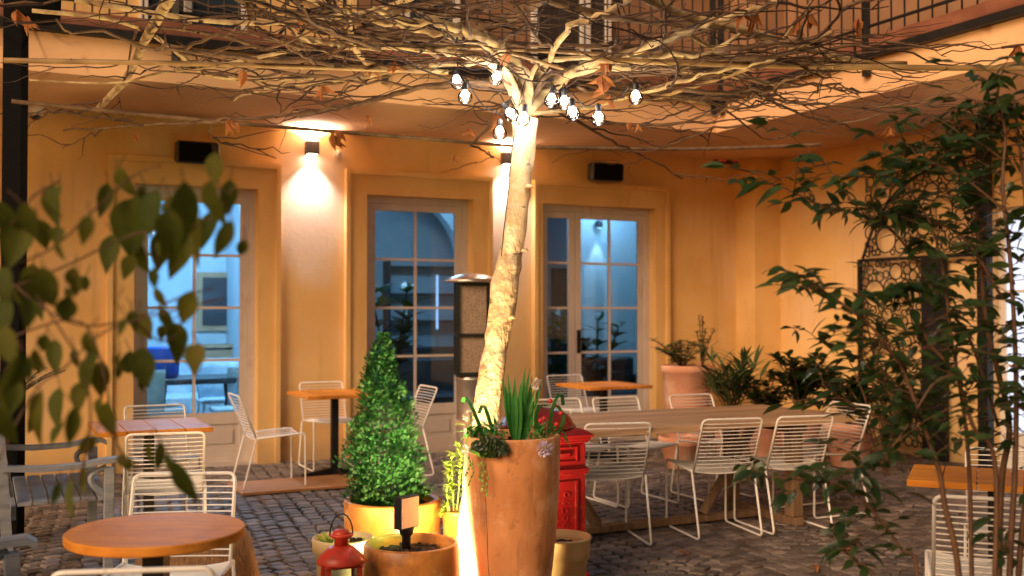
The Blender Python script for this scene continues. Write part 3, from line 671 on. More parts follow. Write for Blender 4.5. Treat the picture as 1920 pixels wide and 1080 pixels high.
# ------------------------------------------------------------------ benches
def bench(x, y, L, label):
    t = thing('garden_bench', label, 'bench', (x,y,0), uz, 'grey painted garden benches'); m = M['bench']; h = L/2; D = .52
    # local: +x forward, y along the length
    b = MB()
    for k in range(6): b.box(-.22+k*.083, -.22+k*.083+.073, -h+.01, h-.01, .415, .437, bev=.003)
    b.build('seat', m, t)
    b = MB(); b.box(.25,.275,-h+.03,h-.03,.34,.41); b.box(-.25,-.225,-h+.03,h-.03,.34,.41); b.build('apron', m, t)
    b = MB()
    nsl = int(L/.085)
    for k in range(nsl):
        yy = -h+.06+(L-.12)*(k+.5)/nsl; b.hexa([(-.255,yy-.025,.46),(-.235,yy-.025,.46),(-.235,yy+.025,.46),(-.255,yy+.025,.46),(-.335,yy-.025,.88),(-.315,yy-.025,.88),(-.315,yy+.025,.88),(-.335,yy+.025,.88)])
    b.box(-.36,-.305,-h,h,.88,.95,bev=.006); b.build('backrest', m, t)
    for sy in (-1,1):
        yy = sy*(h-.02)
        b = MB(); b.box(.225,.28,yy-.028,yy+.028,0,.60,bev=.004); b.build('leg', m, t)
        b = MB(); b.hexa([(-.28,yy-.028,0),(-.225,yy-.028,0),(-.225,yy+.028,0),(-.28,yy+.028,0),(-.345,yy-.028,.9),(-.29,yy-.028,.9),(-.29,yy+.028,.9),(-.345,yy+.028,.9)]); b.build('leg', m, t)
        b = MB(); n=8
        pts = [(-.30,.615),(-.1,.60),(.1,.605),(.22,.625),(.30,.63),(.335,.61)]; V=[]; 
        for (px_, z) in pts: V += [(px_,yy-.045,z),(px_,yy+.045,z),(px_,yy+.045,z+.028),(px_,yy-.045,z+.028)]
        fs = [(0,1,2,3),(4*5+3,4*5+2,4*5+1,4*5)]
        for i in range(5):
            for j in range(4): fs.append((i*4+j,(i+1)*4+j,(i+1)*4+(j+1)%4,i*4+(j+1)%4))
        b.add(V, fs); b.tube(smooth_path([(.25,yy,.44),(.17,yy,.50),(.16,yy,.56),(.24,yy,.605)],4), .018, 6)
        b.build('armrest', m, t, False)
bench(-2.74, 6.42, 1.05, 'grey painted garden bench at left beyond the round table')
bench(-1.86, 3.42, 1.0, 'grey painted bench whose armrest shows at bottom left corner')

# ------------------------------------------------------------------ patio heater
ht = thing('patio_heater', 'short steel patio heater with domed cap by the middle door', 'heater', (-.39,10.3,0), R(8)); b = MB()
b.lathe([(.0,1.84),(.06,1.838),(.15,1.825),(.23,1.79),(.268,1.765),(.262,1.758),(.15,1.77),(.0,1.775)], n=40, cap0=False, cap1=False); b.build('dome_cap', M['steel'], ht, True)
b = MB()
for x in (-.16,.13):
    for y in (-.16,.13): b.box(x,x+.03,y,y+.03,.86,1.75)
for z in (.86,1.23,1.72): 
    b.box(-.13,.13,-.16,-.13,z,z+.035); b.box(-.13,.13,.13,.16,z,z+.035); b.box(-.16,-.13,-.13,.13,z,z+.035); b.box(.13,.16,-.13,.13,z,z+.035)
b.build('guard_frame', M['black'], ht)
b = MB(); b.box(-.128,.128,-.128,.128,.875,1.73); b.build('heater_mesh', M['mesh'], ht)
b = MB(); b.lathe([(.0,.0),(.17,.0),(.17,.03),(.145,.04),(.145,.80),(.155,.815),(.155,.85),(.13,.86),(.0,.86)], n=40, cap0=False, cap1=False); b.build('tank_housing', M['steel'], ht, True)

# ------------------------------------------------------------------ pots and plants
def pot(name, label, x, y, prof, m, soilz, group=None, wob=.0, n=72, soilr=None, cat='plant pot'):
    t = thing(name, label, cat, (x,y,0), 0, group); b = MB(); b.lathe(prof, n=n, wob=wob, cap1=False); b.build('pot_body', m, t, True)
    rn = random.Random(int(x*100)); rr = soilr; s = MB(); V=[(0,0,soilz+.01)]; k=40; rings=8
    for i in range(1,rings+1):
        for j in range(k):
            a=2*math.pi*j/k; V.append((rr*i/rings*math.cos(a), rr*i/rings*math.sin(a), soilz+(rn.random()-.5)*.022))
    fs=[(0,1+j,1+(j+1)%k) for j in range(k)]+[(1+(i-1)*k+j,1+i*k+j,1+i*k+(j+1)%k,1+(i-1)*k+(j+1)%k) for i in range(1,rings) for j in range(k)]
    s.add(V,fs)
    for q in range(int(rr*160)):
        a=rn.random()*6.28; r_=rr*.92*math.sqrt(rn.random()); c=Vector((r_*math.cos(a),r_*math.sin(a),soilz+.01)); sz=.004+rn.random()*.010
        s.box(c.x-sz,c.x+sz*.9,c.y-sz*.8,c.y+sz,c.z-sz,c.z+sz*.7)
    s.build('soil', M['potsoil'], t); return t
# tall terracotta planter
tp = pot('tall_planter', 'tall pale terracotta planter full of flowers before the trunk', 0.0, 5.0, [(.135,0),(.15,.01),(.168,.14),(.190,.30),(.205,.45),(.216,.60),(.222,.72),(.2245,.82),(.225,.905),(.222,.912),(.207,.912),(.203,.905),(.198,.84),(.19,.7)], M['terra'], .865, soilr=.199)
b = MB(); pr = [(.135,0),(.168,.14),(.190,.30),(.205,.45),(.216,.60),(.222,.72),(.2245,.82)]; cr = []; rn = random.Random(8)
for q in range(22):
    z = .02+.78*q/21; rr = next(a[0]+(c[0]-a[0])*(z-a[1])/(c[1]-a[1]) for a, c in zip(pr, pr[1:]) if a[1] <= z <= c[1]); an = R(-123)+rn.gauss(0,.006)
    cr.append((rr*math.cos(an), rr*math.sin(an), z))
b.tube(cr, [.0006+.0012*abs(math.sin(q*.7)) for q in range(22)], 5); b.build('crack', M['potsoil'], tp)
# big conifer pot
cp = at(736, 935, 5.95); CP = (cp.x, cp.y)
cpt = pot('conifer_pot', 'glazed orange terracotta pot holding the conifer', CP[0], CP[1], [(.20,0),(.225,.02),(.245,.12),(.262,.25),(.268,.36),(.268,.435),(.260,.446),(.236,.446),(.230,.436),(.228,.40),(.22,.3)], M['terra2'], .405, soilr=.229, wob=.003)
def conifer(x, y, z0, h, rad, parent):
    rn = random.Random(9); st = MB(); st.tube([(0,0,z0),(.01,0,z0+h*.5),(0,0,z0+h*.95)], [.012,.008,.003], 6); st.build('trunk', M['indark'], parent)
    lf = MB()
    for i in range(9500):
        t = 1-math.sqrt(1-rn.random()*.995) if rn.random() < .7 else rn.random(); z = z0 + .0 + h*t; TB = ((0,.70),(.08,.98),(.18,1.0),(.34,.93),(.52,.75),(.75,.46),(.90,.24),(1.01,.05)); env = next(r0+(r1-r0)*(t-a0)/(a1-a0) for (a0,r0),(a1,r1) in zip(TB, TB[1:]) if t <= a1)*rad*(.97+.07*math.sin(z*31))
        a = rn.random()*6.283; q = rn.random(); r_ = env*(.30+.72*q**.5)
        bump_ = 1 + .12*math.sin(a*4+z*25) + .10*math.sin(a*7-z*40) + .07*math.sin(a*11+z*90); r_ *= bump_
        c = Vector((r_*math.cos(a) - .03*t + .012*math.sin(t*14), r_*math.sin(a), z)); out = Vector((math.cos(a), math.sin(a), .55+rn.random()*.9)).normalized()
        out = (out + Vector((rn.random()-.5, rn.random()-.5, rn.random()-.5))*.55).normalized()
        L = .018+.016*rn.random(); side = out.cross(Vector((rn.random()-.5, rn.random()-.5, rn.random()))).normalized()
        # a small flat spray: a stem blade with short side blades
        lf.leaf(c, out, side.cross(out), L, .0045, .1, .1, seg=2)
        for k in range(1,4):
            p = c + out*(L*k/4); 
            for sg in (-1,1):
                lf.leaf(p, out*.6 + side*sg, side.cross(out), L*.5*(1-k/8), .0042, .1, .1, seg=2)
    lf.build('crown', M['conifer'], parent)
cf = thing('conifer', 'bright green cone-shaped conifer growing in the glazed pot', 'tree', (CP[0]-.035, CP[1], .405)); conifer(0,0,0,.95,.212,cf)
# small bulbous pot with spot
sp_ = at(771, 1016, 4.88); SP = (sp_.x, sp_.y)
spot = pot('small_pot', 'round orange terracotta pot of bare soil with garden spotlight', SP[0], SP[1], [(.14,0),(.165,.01),(.20,.10),(.218,.20),(.2215,.30),(.219,.38),(.214,.43),(.209,.437),(.192,.437),(.188,.43),(.187,.39),(.18,.3)], M['terra2'], .385, soilr=.188, wob=.004)
# cream pots
lp = at(643, 1006, 5.3); pot('flower_pot', 'small terracotta pot behind the red lantern', lp.x, lp.y, [(.10,0),(.112,.01),(.135,.30),(.148,.305),(.152,.365),(.149,.372),(.138,.372),(.134,.33),(.12,.2)], M['cream'], .325, soilr=.134)
rp = at(1050, 1014, 5.36); pot('flower_pot', 'cream plastic pot at the foot of the red postbox', rp.x, rp.y, [(.10,0),(.112,.01),(.138,.26),(.147,.262),(.147,.28),(.150,.282),(.152,.352),(.158,.357),(.155,.366),(.145,.366),(.141,.32),(.12,.2)], M['cream'], .31, soilr=.140)
# tiny plant in left pot
b = MB(); rn = random.Random(2)
for k in range(26):
    a = rn.random()*6.28; b.leaf(Vector((lp.x-.05+.03*math.cos(a), lp.y-.02+.03*math.sin(a), .33)), (math.cos(a)*.5, math.sin(a)*.5, .9), (0,0,1), .05+.04*rn.random(), .014, .3)
tag(b.build('seedling', M['limeleaf']), 'small green seedling in the pot behind the lantern', 'plant')
# green garden spotlight
hl = at(762, 985, 4.95); gs = thing('garden_spotlight', 'black square garden spotlight on a stake in the small pot', 'spotlight', (hl.x, hl.y, .40)); b = MB()
b.lathe([(.020,-.02),(.020,.05),(.030,.06),(.037,.085),(.037,.092),(.030,.092),(.02,.075)], (0,0,0), 24, cap1=False); b.build('stake', M['black'], gs, True)
b = MB(); b.box(-.024,.024,-.060,.060,.088,.235,bev=.002); hd = b.build('head', M['white'], gs); hd.rotation_euler = (0,0,R(-38)); hd.data.materials[0] = M['black']
b = MB(); b.box(.0245,.027,-.056,.056,.094,.229); sd = b.build('side_plate', M['white'], gs); sd.rotation_euler = (0,0,R(-38))
b = MB(); b.box(-.027,-.0245,-.05,.05,.10,.22); ln = b.build('lens', M['greenlamp'], gs); ln.rotation_euler = (0,0,R(-38))
tgt = Vector((CP[0], CP[1], 1.0)); src = Vector((hl.x+.03, hl.y-.06, .60)) + Vector((-.02,.12,0))
lamp_light('beam', src - Vector((hl.x, hl.y, .40)), 13, (.15,1.0,.30), .03, gs, 'SPOT', (src - tgt).to_track_quat('Z','Y').to_euler(), R(60), .7)
# ground uplight behind the tall planter
ug = thing('ground_uplight', 'warm floodlight hidden on the ground between planter and trunk', 'spotlight', (-.33,5.17,0)); b = MB()
b.lathe([(.07,0),(.08,.01),(.08,.09),(.07,.10),(.062,.10),(.06,.085)], n=28, cap1=False); b.build('housing', M['black'], ug, True); b = MB(); b.lathe([(.058,.086),(.06,.088)], n=24); b.build('lens', M['lamp'], ug)
lamp_light('beam', (0,0,.13), 125, (1.0,.72,.36), .035, ug, 'SPOT', (R(180-4),0,0), R(150), .7)
lamp_light('spill', (-.02,.06,.14), 17, (1.0,.70,.30), .05, ug)

rn = random.Random(55)
for k, (x, y, lab) in enumerate(((1.02,6.55,'curled dry leaf on the cobbles before the first chair of the long table'),(1.75,6.2,'dry brown leaf on the cobbles left of the right foreground table'),(.72,5.9,'dry leaf on the cobbles just right of the red postbox'),(-1.15,7.3,'dry leaf on the cobbles before the wooden board'),(-.75,6.6,'small dry leaf on the cobbles left of the conifer pot'),(1.35,5.6,'dry leaf on the open cobbles at bottom right'),(-1.0,5.6,'dry leaf on the cobbles between pouf and pots'),(2.1,6.6,'dry leaf on the cobbles below the shrub branch'))):
    b = MB(); b.leaf((0,0,.012), (1,0,.15), (0,0,1), .07+.04*rn.random(), .04, .5, .7, seg=5); o = b.build('fallen_leaf', M['dry']); o.location = (x, y, 0); o.rotation_euler = (0,0,rn.random()*6.28); tag(o, lab, 'leaf', 'dry leaves fallen on the cobbles')
# ------------------------------------------------------------------ red postbox
pb = thing('postbox', 'red cast iron postbox with domed top behind the tall planter', 'postbox', (.14,5.98,0), uz); pb.scale = (.97,.97,.955); b = MB(); w = .205
b.box(-w-.02,w+.02,-w-.02,w+.02,0,.06,bev=.008); b.box(-w,w,-w,w,.06,.80,bev=.006)
for z0,z1,e in ((.62,.635,.008),(.635,.655,.014),(.655,.665,.006)): b.box(-w-e,w+e,-w-e,w+e,z0,z1,bev=.002)
for z0,z1,e in ((.80,.815,.012),(.815,.835,.022),(.835,.85,.034)): b.box(-w-e,w+e,-w-e,w+e,z0,z1,bev=.003)
n4 = [(w+.03,.85),(w+.0,.872),(w-.03,.882)]
for (a0,z0),(a1,z1) in zip(n4, n4[1:]): b.hexa([(-a0,-a0,z0),(a0,-a0,z0),(a0,a0,z0),(-a0,a0,z0),(-a1,-a1,z1),(a1,-a1,z1),(a1,a1,z1),(-a1,a1,z1)])
b.build('box_body', M['red'], pb); b = MB()
b.lathe([(.222,.876),(.226,.890),(.212,.902),(.196,.932),(.160,.963),(.10,.985),(.035,.994),(.028,1.005),(.0,1.012)], n=48, cap1=False); b.build('dome', M['red'], pb, True)
b = MB()
for (x0,x1,z0,z1) in ((-.15,-.135,.10,.585),(.135,.15,.10,.585),(-.135,.135,.57,.585),(-.135,.135,.10,.115)): b.box(x0,x1,-w-.008,-w+.001,z0,z1)
for (x0,x1,z0,z1) in ((-.15,-.14,.69,.78),(.14,.15,.69,.78),(-.14,.14,.77,.78),(-.14,.14,.69,.70)): b.box(x0,x1,-w-.006,-w+.001,z0,z1)
b.build('front_panel', M['red'], pb); b = MB(); b.box(-.10,.10,-w-.010,-w-.002,.722,.745); b.build('letter_slot', M['red'], pb)
b = MB(); rn = random.Random(4)
for k in range(9):
    z = .15+k*.045; 
    for j in range(2):
        cx_ = .075+ (rn.random()-.5)*.02; pts = [(cx_+.016*math.cos(a*.9+j*2), -w-.002, z+.014*math.sin(a*.9+j*2)) for a in range(0,6)]; b.tube(pts,.0028,5)
b.build('embossed_ornament', M['red'], pb)

# ------------------------------------------------------------------ red lantern
ln_p = at(640, 1035, 4.6); lt = thing('red_lantern', 'red metal lantern standing beside the orange pots', 'lantern', (ln_p.x, ln_p.y, 0), R(20)); b = MB()
b.box(-.085,.085,-.085,.085,.0,.03,bev=.004)
for sx in (-1,1):
    for sy in (-1,1): b.hexa([(sx*.075-.01,sy*.075-.01,.03),(sx*.075+.01,sy*.075-.01,.03),(sx*.075+.01,sy*.075+.01,.03),(sx*.075-.01,sy*.075+.01,.03),(sx*.066-.009,sy*.066-.009,.40),(sx*.066+.009,sy*.066-.009,.40),(sx*.066+.009,sy*.066+.009,.40),(sx*.066-.009,sy*.066+.009,.40)])
b.box(-.08,.08,-.08,.08,.40,.415,bev=.003); b.build('frame', M['redlan'], lt)
b = MB(); b.box(-.062,.062,-.062,.062,.031,.399); b.build('glass_pane', M['glass'], lt)
b = MB(); b.lathe([(.104,.412),(.106,.418),(.09,.445),(.055,.475),(.038,.485)], n=36); b.build('roof', M['redlan'], lt, True)
b = MB(); b.lathe([(.03,.485),(.028,.51),(.05,.525),(.052,.532),(.045,.535)], n=24); b.lathe([(.0,.555),(.03,.55),(.042,.53),(.02,.52)][::-1], n=16); b.build('chimney_cap', M['redlan'], lt, True)
b = MB(); b.tube([(.05*math.cos(a*.35), 0, .53+.09*math.sin(a*.35)) for a in range(10)], .003, 5); b.build('handle', M['black'], lt)
b = MB(); b.lathe([(.035,.031),(.035,.16),(.03,.165)], n=20); b.build('candle', M['white'], lt)

# ------------------------------------------------------------------ flowers in the tall planter
def planter_plants():
    rn = random.Random(12); base = Vector((0,5.0,.87))
    t = thing('strap_leaf_plant', 'upright green strap leaves in the middle of the tall planter', 'plant', base); b = MB()
    for (px,py,x0) in ((940,706,962),(948,720,965),(952,700,968),(984,688,972),(992,690,974),(1000,705,976),(965,706,966),(975,720,970),(1003,728,976),(985,716,972),(1018,712,980),(958,735,964),(1010,745,978)):
        tip = at(px,py,5.0+(rn.random()-.5)*.1) - base; root = Vector(((x0-960)/2000*5+(rn.random()-.5)*.02,(rn.random()-.5)*.05,0)); d = tip-root; L = d.length
        nr = Vector((rn.random()-.5,-1,.2)); b.leaf(root, d, nr, L, .028+.01*rn.random(), .03, .35, seg=7)
    b.build('foliage', M['grassleaf'], t)
    t = thing('drooping_bulb_plant', 'looping leafy bulbs spilling over the planter rim', 'plant', base); b = MB(); st = MB()
    for pts in (((905,815),(888,770),(872,745),(868,755)),((925,812),(912,770),(905,760),(898,775)),((925,815),(900,800),(885,835),(872,850)),((1010,812),(1005,780),(1015,760),(1025,762)),((1030,812),(1035,770),(1046,742),(1053,740),(1056,760)),((1035,815),(1052,800),(1056,780),(1045,760)),((930,805),(905,795),(890,805))):
        P = smooth_path([at(x,y,4.95+(rn.random()-.5)*.12)-base for x,y in pts],5); b2 = P
        for i in range(len(P)-1):
            wv = .011; sdv = Vector((.8,.6,0))*wv; b.add([P[i]-sdv,P[i]+sdv,P[i+1]+sdv,P[i+1]-sdv],[(0,1,2,3)])
    for k in range(150):
        x = rn.choice([rn.uniform(872,945), rn.uniform(990,1052), rn.uniform(880,1050)]); p = at(x, rn.uniform(795,822), 4.9+rn.random()*.2)-base
        b.leaf(p, (rn.random()-.5, rn.random()-.7, rn.random()*.8-.2), (0,0,1), .03+.05*rn.random(), .016, .5)
    b.build('foliage', M['grassleaf'], t)
    t = thing('ivy_ball', 'dark ivy clump hanging over the left rim of the planter', 'plant', base); b = MB(); st = MB()
    for k in range(240):
        a = rn.random()*6.28; rr_ = math.sqrt(rn.random()); p = at(918+30*rr_*math.cos(a), 838+22*rr_*math.sin(a), 4.74+rn.random()*.05)-base
        b.leaf(p, (math.cos(a), -.4, math.sin(a)-.4), (0,-1,.3), .022+.012*rn.random(), .02, .3, seg=3)
    for (x0,y0,x1,y1) in ((885,860,880,905),(895,862,905,915),(905,860,912,925),(878,850,872,888),(900,860,898,895)):
        P = smooth_path([at(x0,y0,4.76)-base, at((x0+x1)/2+6,(y0+y1)/2,4.745)-base, at(x1,y1,4.755)-base],6); st.tube(P,.0015,4)
        for p in P[2::2]: b.leaf(p, (rn.random()-.5,-.2,-.8), (0,-1,0), .018, .011, .2, seg=3)
    b.build('foliage', M['leafdark'], t); st.build('stem', M['stem'], t)
    for (px,py,r_,m,lab) in ((1022,842,.040,'lilac','lilac flower head drooping over the planter front'),(873,842,.026,'whitefl','pale flower head at the left rim of the planter'),(1006,720,.030,'whitefl','cream hyacinth flower standing in the planter'),(880,780,.034,'whitefl','white blossom spray left of the trunk')):
        c = at(px,py,4.76 if py>800 else 5.0); t = thing('flower', lab, 'flower', c); b = MB()
        for k in range(150):
            dv = Vector((rn.gauss(0,1),rn.gauss(0,1),rn.gauss(0,.8))).normalized(); b.leaf(dv*r_*.55, dv+Vector((rn.random()-.5,)*3)*.6, (0,0,1), r_*.5, r_*.28, .1, seg=2)
        b.build('petals', M[m], t); s2 = MB(); e = at(1000 if px>960 else 885, 812, 4.95)-c; s2.tube(smooth_path([(0,0,0), e*.5+Vector((0,0,.03)), e],5), .003, 5); s2.build('stalk', M['limeleaf'], t)
    t = thing('berry_plant', 'red berries and ribbon curls at the right rim of the planter', 'plant', base); 
    for (px,py) in ((1032,752),(1040,760),(1013,790),(1020,785),(1044,796),(1008,800),(1052,775)):
        c = at(px,py,4.98)-base; b = MB(); b.lathe([(.002,-.011),(.009,-.007),(.012,0),(.009,.007),(.002,.011)], c, 12); b.build('berry', M['berry'], t, True)
    # sprigs left of the planter
    t = thing('euphorbia', 'lime green sprigs rising between the conifer pot and planter', 'plant', (-.30,5.86,0)); st = MB(); b = MB(); o_ = Vector((-.30,5.86,0))
    for pts in (((852,1000),(850,940),(848,900),(846,850)),((852,1000),(862,900),(864,860),(860,835)),((848,1000),(838,950),(830,960),(826,970)),((850,985),(838,930),(842,890),(838,870)),((852,990),(870,920),(872,880))):
        P = smooth_path([at(x,y,5.80)-o_ for x,y in pts],7); st.tube([Vector((0.0,0,.36))]+P,.0035,5)
        for i,p in enumerate(P):
            if i>5:
                for k in range(7): b.leaf(p, (rn.random()-.5,rn.random()-.5,rn.random()*.7), (0,0,1), .026+.02*rn.random(), .011, .3, seg=3)
    st.build('stem', M['limeleaf'], t); b.build('foliage', M['limeleaf'], t)
    pe = at(856,1000,5.6); pot('flower_pot', 'narrow terracotta pot tucked behind the tall planter', -.30, 5.86, [(.06,0),(.065,.01),(.08,.38),(.085,.385),(.085,.40),(.072,.40),(.07,.3)], M['terra2'], .36, soilr=.071)
planter_plants()

# pots along the right corner
def leafy(name, label, c, seed, n, spread, h, L, W, m='leafdark', up=.8, stems=9, cat='plant'):
    rn = random.Random(seed); t = thing(name, label, cat, c); st = MB(); b = MB()
    for k in range(stems):
        a = rn.random()*6.28; r_ = spread*(.3+.7*rn.random()); tip = Vector((r_*math.cos(a), r_*math.sin(a), h*(.55+.45*rn.random())))
        P = smooth_path([(0,0,0), tip*.5+Vector((0,0,h*.12)), tip], 5); st.tube(P, .006, 5)
        for j in range(n):
            p = P[rn.randint(3, len(P)-1)]; a2 = rn.random()*6.28; b.leaf(p, (math.cos(a2), math.sin(a2), up*rn.random()+.1), (0,0,1), L*(.6+.6*rn.random()), W*(.7+.5*rn.random()), .3)
    st.build('stem', M['stem'], t); b.build('foliage', M[m], t); return t
tq = at(1288, 684, 11.7); pot('tall_pot', 'tall pink terracotta pot right of the double door', tq.x, tq.y, [(.19,0),(.20,.01),(.25,.5),(.265,.80),(.285,.81),(.285,.875),(.275,.885),(.25,.885),(.245,.8)], M['terra3'], .84, soilr=.245)
leafy('jade_plant', 'bushy green jade plant in the tall pink pot', (tq.x-.05,tq.y,.83), 21, 22, .42, .34, .09, .05, 'succ', .5, 14)
leafy('cactus_plant', 'upright branching succulent standing above the jade plant', (tq.x+.17,tq.y,.83), 22, 20, .14, .60, .06, .03, 'succ', .9, 7)
for (px,Yd,h,r_,lab,hh,n_,L_,W_,up_,m_,sd) in ((1372,10.6,.42,.2,'spiky dark leaved plant behind the long table',.62,7,.34,.035,1.6,'succ',31),(1435,10.5,.40,.2,'low rounded shrub behind the long table',.50,16,.10,.05,.6,'leafdark',32),
        (1500,10.4,.5,.24,'tall bushy plant behind the right end of the long table',.62,20,.13,.05,1.2,'leafdark',33),(1590,10.2,.42,.24,'dark bushy plant behind the end chair',.55,20,.13,.05,1.0,'leafdark',34),(1275,10.1,.30,.2,None,.0,0,0,0,0,'',0)):
    x = (px-960)/2000*Yd
    pot('terracotta_pot', {1372:'terracotta pot under the spiky plant',1435:'terracotta pot under the low rounded shrub',1500:'terracotta pot under the tall bushy plant',1590:'wide terracotta pot behind the end chair',1275:'low terracotta pot seen beneath the long table'}[px], x, Yd, [(r_*.62,0),(r_*.68,.01),(r_*.95,h-.08),(r_*1.05,h-.07),(r_*1.05,h-.01),(r_,h),(r_*.88,h),(r_*.85,h-.1)], M['terra3'], h-.05, 'terracotta pots in the right corner', soilr=r_*.86)
    if lab: leafy('corner_plant', lab, (x,Yd,h-.05), sd, int(n_*1.5), r_*1.6, hh, L_, W_*1.15, m_, up_, 22)
leafy('corner_plant', 'shrub growing against the side wall beside the metal screen', (3.35,9.6,.0), 36, 26, .5, 1.15, .13, .05, 'leafdark', 1.0, 14)
leafy('trailing_plant', 'pale small leaved trailing plant above the left bench', at(30,745,7.6), 41, 40, .42, .22, .035, .016, 'paleleaf', .2, 16)

# ------------------------------------------------------------------ metal ring screen on the side wall
def screen():
    t = thing('ring_screen', 'black metal screen of many rings before the side wall', 'screen'); rn = random.Random(77)
    SS = SW - .10
    def P(a, z, off=0): return F(SS+off, z, a)
    def ring(mb, a, z, r_, th=.008):
        n = max(10, int(r_*160)); mb.tube([P(a+r_*math.cos(2*math.pi*i/n), z+r_*math.sin(2*math.pi*i/n)) for i in range(n)], th, 5, closed=True)
    def pack(mb, a0, a1, z0, z1, n):
        cs = []
        for k in range(n):
            for tr in range(40):
                rmax = (.135 if k < 10 else .09 if k < 50 else .055); a = rn.uniform(a0,a1); z = rn.uniform(z0,z1)
                d = min([math.hypot(a-c[0], z-c[1]) - c[2] for c in cs] + [a-a0, a1-a, z-z0, z1-z]); 
                if d > .025: r_ = min(d, rmax); cs.append((a,z,r_)); break
        for a,z,r_ in cs: ring(mb, a, z, r_)
    A0, A1, A2 = 1.75, 2.62, 3.30
    lo = MB(); pack(lo, A0, A1, .1, 2.0, 200); lo.build('lower_lattice', M['black'], t)
    hi = MB(); pack(hi, A0+.08, A2, 2.05, 2.95, 220); hi.build('upper_lattice', M['black'], t)
    f = MB()
    for a in (A0, A1): f.boxF(SS-.02, SS+.02, 0, 2.03, a-.02, a+.02)
    f.boxF(SS-.015, SS+.015, 2.0, 2.035, A0+.02, A2); f.tube(smooth_path([P(A0+.04,2.04),P(A0+.3,2.5),P(A0+.8,2.85),P(A2,2.97)],8), .016, 6)
    f.build('frame', M['black'], t)
    g = MB(); g.boxF(SS-.03, SS+.03, 0, 2.02, A1+.03, A1+.27); g.build('solid_panel', M['black'], t)
    b = MB(); b.boxF(SW-.16, SW-.08, 0, 3.28, A2+.005, A2+.12); tag(b.build('black_column', M['black']), 'tall black steel column beside the lit side door', 'column')
screen()

